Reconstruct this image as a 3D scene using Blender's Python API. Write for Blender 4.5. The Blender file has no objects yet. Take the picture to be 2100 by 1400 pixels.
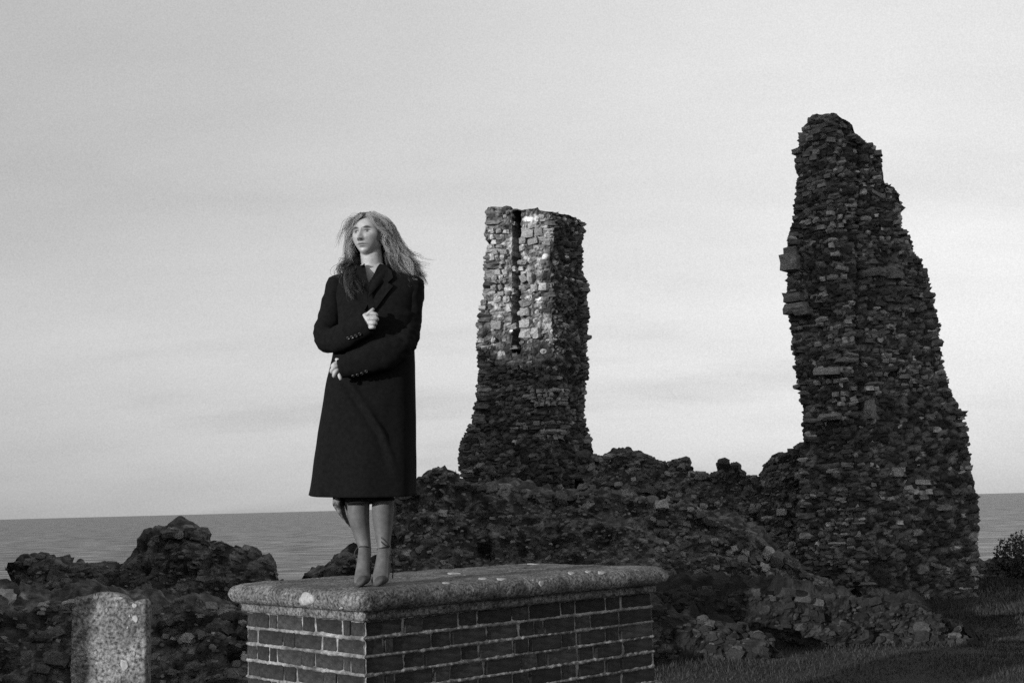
import bpy, bmesh, math, random
import numpy as np
from mathutils import Vector, Matrix
from mathutils.bvhtree import BVHTree

SC = bpy.context.scene
COL = SC.collection
random.seed(7)
R = np.random.RandomState(11)

# ------------------------------------------------------------------ camera
F, ZE = 2571.0, 1.45
PITCH, ROLL = math.radians(7.45), math.radians(1.5)
_f = np.array([0, math.cos(PITCH), math.sin(PITCH)])
_r0 = np.array([1.0, 0, 0]); _u0 = np.array([0, -math.sin(PITCH), math.cos(PITCH)])
_r = _r0 * math.cos(ROLL) - _u0 * math.sin(ROLL)
_u = _r0 * math.sin(ROLL) + _u0 * math.cos(ROLL)
CAM = np.array([0, 0, ZE])
cd = bpy.data.cameras.new('camera'); cam = bpy.data.objects.new('camera', cd); COL.objects.link(cam)
cd.sensor_width = 36.0; cd.lens = F / 2100.0 * 36.0; cd.clip_start = 0.05; cd.clip_end = 120000.0
cam.matrix_world = Matrix(((_r[0], _u[0], -_f[0], CAM[0]), (_r[1], _u[1], -_f[1], CAM[1]), (_r[2], _u[2], -_f[2], CAM[2]), (0, 0, 0, 1)))
SC.camera = cam

# ------------------------------------------------------------------ light
SUN_AZ, SUN_EL = math.radians(44.2), math.radians(9.0)     # light travels SUN_AZ right of straight ahead
sv = Vector((math.sin(SUN_AZ) * math.cos(SUN_EL), math.cos(SUN_AZ) * math.cos(SUN_EL), -math.sin(SUN_EL)))
sl = bpy.data.lights.new('sun', 'SUN'); sl.energy = 5.0; sl.angle = math.radians(0.55); sl.color = (1, 1, 1)
so = bpy.data.objects.new('sun', sl); COL.objects.link(so); so.rotation_euler = sv.to_track_quat('-Z', 'Y').to_euler()
so.location = (-20, -20, 12)

W = bpy.data.worlds.new('World'); SC.world = W; W.use_nodes = True
def build_world():
    nt = W.node_tree; N = nt.nodes; L = nt.links; N.clear()
    out = N.new('ShaderNodeOutputWorld'); bg = N.new('ShaderNodeBackground'); L.new(bg.outputs[0], out.inputs[0])
    sky = N.new('ShaderNodeTexSky'); sky.sky_type = 'NISHITA'; sky.sun_disc = False
    sky.sun_elevation = SUN_EL; sky.sun_rotation = SUN_AZ + math.pi
    sky.air_density = 1.0; sky.dust_density = 2.5; sky.ozone_density = 1.0
    bw = N.new('ShaderNodeRGBToBW'); L.new(sky.outputs[0], bw.inputs[0])
    tc = N.new('ShaderNodeTexCoord'); sp = N.new('ShaderNodeSeparateXYZ'); L.new(tc.outputs['Generated'], sp.inputs[0])
    def m(op, a, b=None, clamp=False):
        n = N.new('ShaderNodeMath'); n.operation = op; n.use_clamp = clamp
        for i, v in enumerate((a, b)):
            if v is None: continue
            if isinstance(v, (int, float)): n.inputs[i].default_value = v
            else: L.new(v, n.inputs[i])
        return n.outputs[0]
    zz = m('ADD', m('MAXIMUM', sp.outputs[2], 0.0), 0.26)
    cx = m('DIVIDE', sp.outputs[0], zz); cy = m('DIVIDE', sp.outputs[1], zz)
    cb = N.new('ShaderNodeCombineXYZ'); L.new(cx, cb.inputs[0]); L.new(cy, cb.inputs[1])
    def cloud(scale, detail, rough, off, stretch):
        mp = N.new('ShaderNodeMapping'); L.new(cb.outputs[0], mp.inputs[0]); mp.inputs['Location'].default_value = off; mp.inputs['Scale'].default_value = stretch
        n = N.new('ShaderNodeTexNoise'); n.inputs['Scale'].default_value = scale; n.inputs['Detail'].default_value = detail; n.inputs['Roughness'].default_value = rough
        L.new(mp.outputs[0], n.inputs['Vector']); return n.outputs[0]
    c1 = cloud(0.55, 5, 0.5, (3.1, 1.7, 0), (0.8, 1.0, 1)); c2 = cloud(1.6, 8, 0.6, (9.3, 4.4, 0), (0.55, 1.0, 1))
    k = m('ADD', m('MULTIPLY', m('SUBTRACT', c1, 0.5), 0.55), m('MULTIPLY', m('SUBTRACT', c2, 0.5), 0.35))
    c3 = cloud(0.9, 6, 0.55, (1.3, 7.7, 0), (0.5, 1.3, 1)); low = m('SUBTRACT', 1.0, m('MULTIPLY', sp.outputs[2], 2.6), True)
    sm = m('MULTIPLY', m('MULTIPLY', m('SUBTRACT', c3, 0.50), 2.2, True), m('MULTIPLY', low, 0.8))
    fine = N.new('ShaderNodeTexNoise'); fine.inputs['Scale'].default_value = 900.0; fine.inputs['Detail'].default_value = 2; fine.inputs['Roughness'].default_value = 0.7; L.new(tc.outputs['Generated'], fine.inputs['Vector'])
    fac = m('ADD', m('SUBTRACT', m('ADD', k, 1.0), sm), m('MULTIPLY', m('SUBTRACT', fine.outputs[0], 0.5), 0.40))
    # thin even cloud sheet in front of the clear sky
    mixv = m('ADD', m('MULTIPLY', bw.outputs[0], 0.60), 3.4)
    mr = N.new('ShaderNodeMapRange'); mr.interpolation_type = 'SMOOTHSTEP'; L.new(sp.outputs[0], mr.inputs[0]); mr.inputs[1].default_value = -0.6; mr.inputs[2].default_value = 0.35; mr.inputs[3].default_value = 0.74; mr.inputs[4].default_value = 1.06   # the cloud sheet thickens to one side
    val = m('MULTIPLY', m('MULTIPLY', mixv, fac), mr.outputs[0])
    co = N.new('ShaderNodeCombineColor')
    for i in range(3): L.new(val, co.inputs[i])
    L.new(co.outputs[0], bg.inputs[0]); bg.inputs[1].default_value = 0.15
build_world()
vs = SC.view_settings; vs.view_transform = 'Standard'; vs.look = 'None'; vs.gamma = 1.0; vs.exposure = 0.0; vs.use_curve_mapping = False
SC.cycles.use_denoising = False; SC.cycles.max_bounces = 6; SC.cycles.diffuse_bounces = 3

# ------------------------------------------------------------------ helpers
def ray(x, y): return _f * F + _r * (x - 1050.0) - _u * (y - 700.0)
def P(x, y, Y): d = ray(x, y); return CAM + d * (Y / d[1])
def proj(w):
    d = np.asarray(w) - CAM; k = d @ _f
    return 1050 + F * (d @ _r) / k, 700 - F * (d @ _u) / k

def _h(ix, iy, iz, seed):
    n = (ix * 374761393 + iy * 668265263 + iz * 2147483647 % 1274126177 * iz + seed * 144665 + iz * 1103515245) & 0xFFFFFFFF
    n = ((n ^ (n >> 13)) * 1274126177) & 0xFFFFFFFF
    n = ((n ^ (n >> 16)) * 2246822519) & 0xFFFFFFFF
    return ((n ^ (n >> 15)) & 0xFFFFFF) / float(0xFFFFFF)
def vn(p, seed=0):
    p = np.asarray(p, float); i = np.floor(p).astype(np.int64); f = p - i; f = f * f * (3 - 2 * f); o = 0
    for a in (0, 1):
        for b in (0, 1):
            for c in (0, 1):
                w = (f[..., 0] if a else 1 - f[..., 0]) * (f[..., 1] if b else 1 - f[..., 1]) * (f[..., 2] if c else 1 - f[..., 2])
                o = o + w * _h(i[..., 0] + a, i[..., 1] + b, i[..., 2] + c, seed)
    return o * 2 - 1
def fbm(p, o=4, seed=0):
    s = 0; a = 1.0; p = np.asarray(p, float)
    for k in range(o): s = s + a * vn(p * 2 ** k + 17.3 * k, seed + k); a *= 0.5
    return s
def worley(p, seed=0):
    """distance to the nearest cell point, and a random value of that cell"""
    p = np.asarray(p, float); i = np.floor(p).astype(np.int64); best = np.full(p.shape[:-1], 9.0); sec = best.copy(); cid = np.zeros(p.shape[:-1])
    for a in (-1, 0, 1):
        for b in (-1, 0, 1):
            for c in (-1, 0, 1):
                q = i + np.array([a, b, c]); x, y, z = q[..., 0], q[..., 1], q[..., 2]
                fp = np.stack([_h(x, y, z, seed + 1), _h(x, y, z, seed + 2), _h(x, y, z, seed + 3)], -1) * 0.85 + 0.075 + q
                d = np.sqrt(((p - fp) ** 2).sum(-1)); m = d < best
                sec = np.where(m, best, np.minimum(sec, d)); cid = np.where(m, _h(x, y, z, seed + 7), cid); best = np.where(m, d, best)
    return best, sec, cid
def cobble(V, size, seed):
    """rounded stones bedded in a surface: height 0..1 and a tone for each"""
    w = V + 0.03 * np.stack([fbm(V * 5, 2, seed + 60), fbm(V * 5, 2, seed + 61), 0.4 * fbm(V * 5, 2, seed + 62)], -1)
    f1, f2, cid = worley(w / (np.array(size)), seed)
    h = np.clip((f2 - f1) / 0.35, 0, 1) ** 0.6 * (0.4 + 0.6 * ((cid * 7.31) % 1))
    return h, np.clip(np.exp((cid - 0.5) * 2.0), 0.4, 2.4) * np.where(((cid * 13.7) % 1) > 0.95, 1.8, 1.0) * (0.55 + 0.45 * np.clip((f2 - f1) / 0.2, 0, 1))
def set_tone(me, t):
    at = me.color_attributes.new('tone', 'FLOAT_COLOR', 'POINT'); at.data.foreach_set('color', np.repeat(np.ravel(t)[:, None], 4, 1).ravel())
def interp(x, pts):
    return np.interp(x, [p[0] for p in pts], [p[1] for p in pts])

def make_mesh(name, v, f, smooth=True):
    me = bpy.data.meshes.new(name)
    me.from_pydata(np.asarray(v, float).tolist(), [], f if isinstance(f, list) else np.asarray(f).tolist())
    if smooth: me.polygons.foreach_set('use_smooth', [True] * len(me.polygons))
    me.update(); return me
def link(name, me, m=None, parent=None):
    o = bpy.data.objects.new(name, me); COL.objects.link(o)
    if m is not None and me is not None and len(me.materials) == 0: me.materials.append(m)
    if parent is not None: o.parent = parent
    return o
def thing(name, label, cat, loc=(0, 0, 0), rz=0.0, group=None):
    o = bpy.data.objects.new(name, None); COL.objects.link(o); o.location = loc; o.rotation_euler = (0, 0, rz)
    o.empty_display_size = 0.1
    o['label'] = label; o['category'] = cat
    if group: o['group'] = group
    return o
def grid_faces(nr, nc, wrap=False):
    i = np.arange(nr - 1)[:, None]; j = np.arange(nc if wrap else nc - 1)[None, :]; j2 = (j + 1) % nc
    a = i * nc + j; b = i * nc + j2; c = (i + 1) * nc + j2; d = (i + 1) * nc + j
    return np.stack([a, b, c, d], -1).reshape(-1, 4).tolist()
def recalc(me):
    bm = bmesh.new(); bm.from_mesh(me); bmesh.ops.recalc_face_normals(bm, faces=bm.faces); bm.to_mesh(me); bm.free(); me.update()

# ------------------------------------------------------------------ materials
def mat(name, lo, hi, scale=8.0, rough=0.9, bump=0.3, bscale=40.0, bdist=0.01, tone=None, detail=8, p0=0.3, p1=0.7, spec=0.3, spots=None, world=False, big=None):
    M = bpy.data.materials.new(name); M.use_nodes = True; nt = M.node_tree; N = nt.nodes; L = nt.links
    b = N['Principled BSDF']; b.inputs['Roughness'].default_value = rough; b.inputs['Specular IOR Level'].default_value = spec
    if world:
        g = N.new('ShaderNodeNewGeometry'); vec = g.outputs['Position']
    else:
        tc = N.new('ShaderNodeTexCoord'); vec = tc.outputs['Object']
    n = N.new('ShaderNodeTexNoise'); n.inputs['Scale'].default_value = scale; n.inputs['Detail'].default_value = detail; n.inputs['Roughness'].default_value = 0.62
    L.new(vec, n.inputs['Vector'])
    cr = N.new('ShaderNodeValToRGB'); L.new(n.outputs[0], cr.inputs[0])
    cr.color_ramp.elements[0].position = p0; cr.color_ramp.elements[0].color = (lo, lo, lo, 1)
    cr.color_ramp.elements[1].position = p1; cr.color_ramp.elements[1].color = (hi, hi, hi, 1)
    c = cr.outputs[0]
    if spots:      # (scale, threshold, tone): pale lichen specks with edges of their own
        n2 = N.new('ShaderNodeTexNoise'); n2.inputs['Scale'].default_value = spots[0]; n2.inputs['Detail'].default_value = 4; L.new(vec, n2.inputs['Vector'])
        r2 = N.new('ShaderNodeValToRGB'); L.new(n2.outputs[0], r2.inputs[0]); r2.color_ramp.elements[0].position = spots[1]; r2.color_ramp.elements[1].position = spots[1] + 0.03
        mx = N.new('ShaderNodeMixRGB'); L.new(r2.outputs[0], mx.inputs[0]); L.new(c, mx.inputs[1]); mx.inputs[2].default_value = (spots[2],) * 3 + (1,); c = mx.outputs[0]
    if big:
        n4 = N.new('ShaderNodeTexNoise'); n4.inputs['Scale'].default_value = big[0]; n4.inputs['Detail'].default_value = 5; L.new(vec, n4.inputs['Vector'])
        mr = N.new('ShaderNodeMapRange'); L.new(n4.outputs[0], mr.inputs[0]); mr.inputs[1].default_value = 0.3; mr.inputs[2].default_value = 0.7; mr.inputs[3].default_value = big[1]; mr.inputs[4].default_value = big[2]
        mx = N.new('ShaderNodeMixRGB'); mx.blend_type = 'MULTIPLY'; mx.inputs[0].default_value = 1.0; L.new(c, mx.inputs[1]); L.new(mr.outputs[0], mx.inputs[2]); c = mx.outputs[0]
    if tone:
        if tone == 'object':
            t = N.new('ShaderNodeObjectInfo'); tout = t.outputs['Color']
        else:
            t = N.new('ShaderNodeAttribute'); t.attribute_name = 'tone'; tout = t.outputs['Color']
        mx = N.new('ShaderNodeMixRGB'); mx.blend_type = 'MULTIPLY'; mx.inputs[0].default_value = 1.0
        L.new(c, mx.inputs[1]); L.new(tout, mx.inputs[2]); c = mx.outputs[0]
    L.new(c, b.inputs['Base Color'])
    if bump:
        n3 = N.new('ShaderNodeTexNoise'); n3.inputs['Scale'].default_value = bscale; n3.inputs['Detail'].default_value = 6; L.new(vec, n3.inputs['Vector'])
        bp = N.new('ShaderNodeBump'); bp.inputs['Strength'].default_value = bump; bp.inputs['Distance'].default_value = bdist
        L.new(n3.outputs[0], bp.inputs['Height']); L.new(bp.outputs[0], b.inputs['Normal'])
    return M
M_core = mat('rubble_core', 0.028, 0.10, 9.0, tone='attr', bump=1.0, bscale=22, bdist=0.04, world=True)
M_bank = mat('overgrown_rubble', 0.02, 0.09, 9.0, tone='attr', bump=1.0, bscale=18, bdist=0.05, world=True)
M_stone = mat('rubble_stone', 0.055, 0.175, 3.0, bump=0.6, bscale=9, bdist=0.04, tone='object')
M_stones = mat('rubble_stone_mass', 0.055, 0.175, 14.0, bump=0.6, bscale=45, bdist=0.012, tone='attr', world=True)
M_brick = mat('brick', 0.007, 0.030, 5.0, big=(1.2, 0.7, 1.3), spots=(16.0, 0.71, 0.11), bump=0.5, bscale=60, bdist=0.004, tone='object')
M_mortar = mat('lime_mortar', 0.055, 0.30, 30.0, big=(6.0, 0.35, 1.35), bump=0.8, bscale=160, bdist=0.004)
M_cope = mat('weathered_limestone', 0.02, 0.21, 70.0, big=(7.0, 0.45, 1.35), bump=1.0, bscale=90, bdist=0.008, p0=0.36, p1=0.66)
M_head = mat('gravestone_limestone', 0.03, 0.28, 55.0, big=(9.0, 0.45, 1.3), bump=0.8, bscale=70, bdist=0.006, p0=0.36, p1=0.66)
M_lichen = mat('white_lichen', 0.16, 0.38, 60.0, bump=0.6, bscale=140, bdist=0.003)
M_soil = mat('turf', 0.008, 0.022, 3.0, bump=0.8, bscale=30, bdist=0.03, world=True)
M_blade = mat('grass_blade', 0.010, 0.032, 2.0, rough=0.7, bump=0, world=True)
M_leaf = mat('dark_leaf', 0.02, 0.06, 2.0, rough=0.7, bump=0, world=True)

# ------------------------------------------------------------------ stones
def stone_lib(n, block):
    out = []
    for k in range(n):
        bm = bmesh.new(); bmesh.ops.create_cube(bm, size=2.0)
        bmesh.ops.subdivide_edges(bm, edges=bm.edges, cuts=1, use_grid_fill=True)
        rs = np.random.RandomState(100 + k + (50 if block else 0))
        for v in bm.verts:
            c = np.array(v.co); l = np.linalg.norm(c)
            q = c / l * 1.18
            w = 0.22 if block else 0.45
            c = c * (1 - w) + q * w
            c = c * (1 + rs.uniform(-0.10, 0.10)) + rs.uniform(-1, 1, 3) * (0.06 if block else 0.20)
            v.co = Vector(c)
        me = bpy.data.meshes.new('stone_shape'); bm.to_mesh(me); bm.free(); me.polygons.foreach_set('use_smooth', [False] * len(me.polygons))
        v = np.array([x.co for x in me.vertices]); f = [list(p.vertices) for p in me.polygons]
        me.materials.append(M_stone); out.append((me, v, f))
    return out
LIB = {False: stone_lib(14, False), True: stone_lib(8, True)}

class Stones:
    def __init__(s): s.items = []
    def add(s, pos, t, n, size, tone, block=False, tilt=0.12):
        t = np.array(t, float); t /= np.linalg.norm(t); n = np.array(n, float); n /= np.linalg.norm(n)
        z = np.cross(t, n);  z = z if z[2] > 0 else -z
        B = np.stack([t * size[0] / 2, n * size[1] / 2, z * size[2] / 2], 1)
        if tilt:
            a = R.normal(0, tilt); ca, sa = math.cos(a), math.sin(a)
            tt = t * ca + z * sa; zz = z * ca - t * sa
            a = R.normal(0, tilt); nn = n * math.cos(a) + tt * math.sin(a)
            B = np.stack([tt * size[0] / 2, nn * size[1] / 2, zz * size[2] / 2], 1)
        d = CAM - np.asarray(pos)
        face = max(0.0, float(n @ d) / np.linalg.norm(d))
        s.items.append((np.asarray(pos, float), B, block, R.randint(len(LIB[block])), tone, size[0] * size[2] / (d @ d) * (0.15 + face)))
    def build(s, parent, origin, nparts=300, keep=None):
        it = sorted(s.items, key=lambda q: -q[5])
        if keep: it = [q for q in it if keep(q)] + [q for q in it if not keep(q)]
        lim = nparts
        V, Fc, T, SM = [], [], [], []; base = 0
        for k, (p, B, bl, vi, tone, sc) in enumerate(it):
            me, v, f = LIB[bl][vi]
            if k < lim:
                o = bpy.data.objects.new('stone', me); COL.objects.link(o); o.parent = parent
                q = p - origin
                o.matrix_local = Matrix(((B[0, 0], B[0, 1], B[0, 2], q[0]), (B[1, 0], B[1, 1], B[1, 2], q[1]), (B[2, 0], B[2, 1], B[2, 2], q[2]), (0, 0, 0, 1)))
                o.color = (tone, tone, tone, 1)
            else:
                V.append(v @ B.T + (p - origin)); Fc.extend([[i + base for i in ff] for ff in f]); base += len(v); T.extend([tone] * len(v)); SM.extend([False] * len(f))
        if V:
            me = make_mesh('stones', np.concatenate(V), Fc, smooth=False)
            me.polygons.foreach_set('use_smooth', SM); set_tone(me, np.array(T))
            o = link('small_stones', me, M_stones, parent); o['kind'] = 'stuff'

def tone_rand(bright=0.05):
    if R.rand() < bright: return R.uniform(1.9, 3.0)
    return float(np.clip(R.lognormal(-0.12, 0.52), 0.3, 2.4))

# ------------------------------------------------------------------ ruined towers
def tower(name, label, Y0, keys, topline, kl, kr, thick, carves, round_n, seed, tonef=None, coretone=None, course=0.072, sizef=None):
    zs = np.array([P(k[2], k[0], Y0)[2] for k in keys]); order = np.argsort(zs); zs = zs[order]
    L_, C_, R_, BL, BR = [], [], [], [], []; ZL, ZR, ZBL, ZBR = [], [], [], []
    for i in order:
        py, xl, xc, xr = keys[i]
        c = P(xc, py, Y0); l0 = P(xl, py, Y0); r0 = P(xr, py, Y0)
        dl = kl * (c[0] - l0[0]); dr = kr * (r0[0] - c[0])
        l = P(xl, py, Y0 + dl); r = P(xr, py, Y0 + dr)
        Yb = Y0 + max(dl, dr) + thick
        bl = P(xl, py, Yb); br = P(xr, py, Yb)
        C_.append((c[0], Y0)); L_.append((l[0], Y0 + dl)); R_.append((r[0], Y0 + dr)); BL.append((bl[0] + 0.12, Yb)); BR.append((br[0] - 0.12, Yb)); ZL.append(l[2]); ZR.append(r[2]); ZBL.append(bl[2]); ZBR.append(br[2])
    A = [np.array(q) for q in (L_, C_, R_, BR, BL)]
    ZA = [np.array(q) for q in (ZL, zs, ZR, ZBR, ZBL)]
    def corners(z): return [np.array([np.interp(z, q, a[:, 0]), np.interp(z, q, a[:, 1])]) for a, q in zip(A, ZA)]
    nfr = 130
    def perim(z):
        l, c, r, br, bl = corners(z)
        d1 = np.linalg.norm(c - l); d2 = np.linalg.norm(r - c); s = np.linspace(0, d1 + d2, nfr)
        fr = np.where((s < d1)[:, None], l + (c - l) * (s / d1)[:, None], c + (r - c) * ((s - d1) / d2)[:, None])
        k = round_n
        if k:
            pad = np.concatenate([np.repeat(fr[:1], k, 0), fr, np.repeat(fr[-1:], k, 0)])
            w = np.hanning(2 * k + 3)[1:-1]; w /= w.sum()
            fr = np.stack([np.convolve(pad[:, i], w, 'valid') for i in (0, 1)], 1); fr[0] = l; fr[-1] = r
        t = np.linspace(0, 1, 26)[1:]; t2 = np.linspace(0, 1, 18)[1:]; t3 = np.linspace(0, 1, 26)[1:-1]
        return np.concatenate([fr, r + (br - r) * t[:, None], br + (bl - br) * t2[:, None], bl + (l - bl) * t3[:, None]])
    z0 = -0.25; ztop = max(q.max() for q in ZA[:3])
    rows = np.arange(z0, ztop + 0.022, 0.022)
    V = np.zeros((len(rows), len(perim(1.0)), 3))
    for i, z in enumerate(rows):
        V[i, :, :2] = perim(z); V[i, :, 2] = z
    cen = V[:, :, :2].mean(1, keepdims=True)
    tan = np.roll(V, -1, 1) - np.roll(V, 1, 1); nrm = np.stack([tan[..., 1], -tan[..., 0]], -1); nrm /= np.linalg.norm(nrm, axis=-1, keepdims=True) + 1e-9
    sgn = np.sign(((V[:, :, :2] - cen) * nrm).sum(-1).mean()); nrm *= sgn
    disp = 0.05 * fbm(V * np.array([1.3, 1.3, 1.8]), 3, seed) + 0.03 * fbm(V * np.array([6, 6, 9]), 3, seed + 9) - 0.04
    cb_h, cb_t = cobble(V, (0.13, 0.13, 0.085), seed)
    disp = disp + 0.055 * cb_h + 0.014 * fbm(V * 22, 2, seed + 70) + 0.012
    def carve_at(px, py):
        d = 0
        for (cx, cy, rx, ry, dep, soft) in carves:
            w = np.clip((rx - abs(px - cx)) / soft, 0, 1) * np.clip((ry - abs(py - cy)) / soft, 0, 1); d = d - dep * w
        return d
    px, py = proj(V.reshape(-1, 3)); px = px.reshape(disp.shape); py = py.reshape(disp.shape)
    front = np.arange(V.shape[1]) < nfr
    disp = disp + np.where(front[None, :], carve_at(px, py), 0)
    V[:, :, :2] += nrm * disp[..., None]
    def ztop_at(x, y, z):
        xpx = proj(np.stack([x, y, z], -1))[0]; tp = interp(xpx, topline)
        d = _f[:, None] * F + _r[:, None] * (np.ravel(xpx) - 1050) - _u[:, None] * (np.ravel(tp) - 700)
        return (ZE + d[2] * np.ravel(y) / d[1]).reshape(np.shape(xpx))
    zt = ztop_at(V[..., 0], V[..., 1], V[..., 2]) + 0.04 * fbm(V * 5, 2, seed + 3) - np.clip(V[..., 1] - Y0 - 0.8, 0, 1) * 0.15
    V[..., 2] = np.minimum(V[..., 2], zt)
    org = np.array([*(corners(0.0)[1]), 0.0])
    root = thing(name, label, 'ruin', tuple(org)); root['kind'] = 'thing'
    nr, nc = V.shape[:2]
    vv = V.reshape(-1, 3) - org
    tops = V[-1].mean(0) - org; vv = np.vstack([vv, tops[None]])
    f = grid_faces(nr, nc, True) + [[(nr - 1) * nc + j, (nr - 1) * nc + (j + 1) % nc, nr * nc] for j in range(nc)]
    cb_t = cb_t * 0.75
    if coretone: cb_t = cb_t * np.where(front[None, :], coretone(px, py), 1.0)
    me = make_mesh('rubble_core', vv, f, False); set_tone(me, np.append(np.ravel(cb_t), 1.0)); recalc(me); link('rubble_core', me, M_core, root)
    # facing stones in rough courses
    S = Stones(); z = 0.02
    nside = nfr + 25
    while z < ztop - 0.02:
        h = course * R.uniform(0.75, 1.3)
        pr = perim(z + h / 2); cen = pr.mean(0)
        segs = [pr[:nfr], pr[nfr - 1:nside], np.vstack([pr[nside + 17 - 1:], pr[:1]])]
        for si, sg in enumerate(segs):
            dl = np.linalg.norm(np.diff(sg, axis=0), axis=1); cum = np.concatenate([[0], np.cumsum(dl)]); s = -R.uniform(0, 0.15)
            while s < cum[-1]:
                w = float(np.clip(R.lognormal(math.log(1.5 * h), 0.42), 0.05, 0.36))
                m = min(max(s + w / 2, 0.0), cum[-1])
                p = np.array([np.interp(m, cum, sg[:, 0]), np.interp(m, cum, sg[:, 1])])
                q = np.array([np.interp(min(m + 0.05, cum[-1]), cum, sg[:, 0]), np.interp(min(m + 0.05, cum[-1]), cum, sg[:, 1])]); q0 = np.array([np.interp(max(m - 0.05, 0), cum, sg[:, 0]), np.interp(max(m - 0.05, 0), cum, sg[:, 1])])
                t = q - q0; t /= np.linalg.norm(t) + 1e-9; n = np.array([t[1], -t[0]])
                if n @ (p - cen) < 0: n = -n
                s += w * 1.02 + R.uniform(0.0, 0.03)
                zz = z + h / 2 + 0.03 * vn(np.array([m * 1.5, z * 2, seed * 3.3]))
                ppx, ppy = proj((p[0], p[1], zz))
                if zz > float(ztop_at(np.array([p[0]]), np.array([p[1]]), np.array([zz]))[0]) + 0.02: continue
                miss = vn(np.array([p[0] * 1.2, zz * 1.6, seed + 4.0])) + 0.6 * vn(np.array([p[0] * 4, zz * 4, seed + 9.0]))
                if si == 0 and miss > 0.15 and R.rand() < 0.85: continue
                if R.rand() < 0.12: continue
                cv = float(carve_at(np.array(ppx), np.array(ppy))) if si == 0 else 0.0
                if cv < -0.03: continue
                tn, blk, sc, pr_ = tone_rand(), R.rand() < 0.15, 1.0, R.normal(-0.016, 0.018)
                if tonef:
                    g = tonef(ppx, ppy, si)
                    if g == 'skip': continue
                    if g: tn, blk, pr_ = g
                dep = 0.24
                out = pr_ - dep * 0.42 + 0.05 * float(fbm(np.array([p[0] * 1.3, p[1] * 1.3, zz * 1.8]), 3, seed))
                S.add((p[0] + n[0] * out, p[1] + n[1] * out, zz), (t[0], t[1], 0), (n[0], n[1], 0.05), (w * 1.02, dep, h * (0.98 if blk else 1.05)), tn, blk, 0.06 if blk else 0.13)
        z += h * 0.97
    return root, S, org, ztop_at, corners

# the tower with the pale patch
K1 = [(420, 1003, 1128, 1192), (445, 997, 1128, 1192), (475, 994, 1128, 1190), (492, 1005, 1128, 1190), (540, 1001, 1130, 1188), (562, 1002, 1130, 1191),
      (590, 998, 1132, 1203), (640, 990, 1133, 1207), (690, 985, 1135, 1205), (720, 986, 1135, 1199), (760, 988, 1135, 1202), (800, 983, 1135, 1197),
      (840, 977, 1135, 1192), (870, 970, 1135, 1200), (900, 957, 1135, 1208), (930, 950, 1135, 1216), (960, 950, 1135, 1226), (985, 957, 1135, 1235), (1010, 957, 1135, 1240), (1260, 957, 1135, 1240)]
T1 = [(980, 438), (1010, 428), (1060, 428), (1070, 431), (1100, 429), (1108, 434), (1150, 441), (1175, 446), (1187, 457), (1200, 474)]
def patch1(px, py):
    """pale ashlar and limewash, brightened to paint sunlight onto the tower"""
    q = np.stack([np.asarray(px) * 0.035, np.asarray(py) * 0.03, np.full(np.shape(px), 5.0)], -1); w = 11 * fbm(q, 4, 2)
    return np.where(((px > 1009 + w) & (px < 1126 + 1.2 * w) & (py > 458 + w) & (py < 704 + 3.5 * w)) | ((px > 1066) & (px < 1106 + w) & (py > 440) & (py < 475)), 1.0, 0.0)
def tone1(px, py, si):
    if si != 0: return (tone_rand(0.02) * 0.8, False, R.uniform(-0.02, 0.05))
    if patch1(px, py) > 0.5: return 'skip' if R.rand() < 0.6 else (R.uniform(1.8, 4.0), False, R.uniform(-0.05, 0.0))  # pale stones, toned up further to paint the sunlit area
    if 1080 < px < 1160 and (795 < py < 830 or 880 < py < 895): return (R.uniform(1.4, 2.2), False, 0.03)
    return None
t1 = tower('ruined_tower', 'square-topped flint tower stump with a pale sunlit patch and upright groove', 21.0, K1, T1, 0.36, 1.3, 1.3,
           [(1059, 575, 8.5, 150, 0.34, 2.5)], 2, 3, tone1, coretone=lambda a, b: 1 + patch1(a, b) * (2.6 + 2.2 * vn(np.stack([np.asarray(a) * 0.16, np.asarray(b) * 0.02, np.full(np.shape(a), 3.0)], -1), 4)))  # core behind them brightened too, as painted sunlight
def face1(px, py): return P(px, py, 21.0 + 0.36 * (1130 - px) / 122.4 - 0.005)
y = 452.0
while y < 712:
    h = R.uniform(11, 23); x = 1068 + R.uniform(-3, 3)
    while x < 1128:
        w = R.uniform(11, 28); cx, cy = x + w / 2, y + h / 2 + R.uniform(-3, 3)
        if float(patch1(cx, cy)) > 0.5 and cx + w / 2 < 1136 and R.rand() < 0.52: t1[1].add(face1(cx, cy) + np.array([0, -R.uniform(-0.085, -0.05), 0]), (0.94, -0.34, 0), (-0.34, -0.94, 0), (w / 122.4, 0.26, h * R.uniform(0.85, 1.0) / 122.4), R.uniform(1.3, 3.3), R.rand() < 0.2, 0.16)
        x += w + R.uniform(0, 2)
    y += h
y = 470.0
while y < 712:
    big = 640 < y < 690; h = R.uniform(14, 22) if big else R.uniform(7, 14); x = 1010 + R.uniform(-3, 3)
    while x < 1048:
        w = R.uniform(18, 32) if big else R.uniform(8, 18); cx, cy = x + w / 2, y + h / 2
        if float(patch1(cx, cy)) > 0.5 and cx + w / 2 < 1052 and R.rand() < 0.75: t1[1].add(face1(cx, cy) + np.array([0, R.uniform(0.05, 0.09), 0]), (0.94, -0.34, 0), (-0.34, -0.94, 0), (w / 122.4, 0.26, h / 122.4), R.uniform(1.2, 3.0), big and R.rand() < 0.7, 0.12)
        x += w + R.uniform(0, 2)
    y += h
t1[1].build(t1[0], t1[2], 300)

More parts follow.
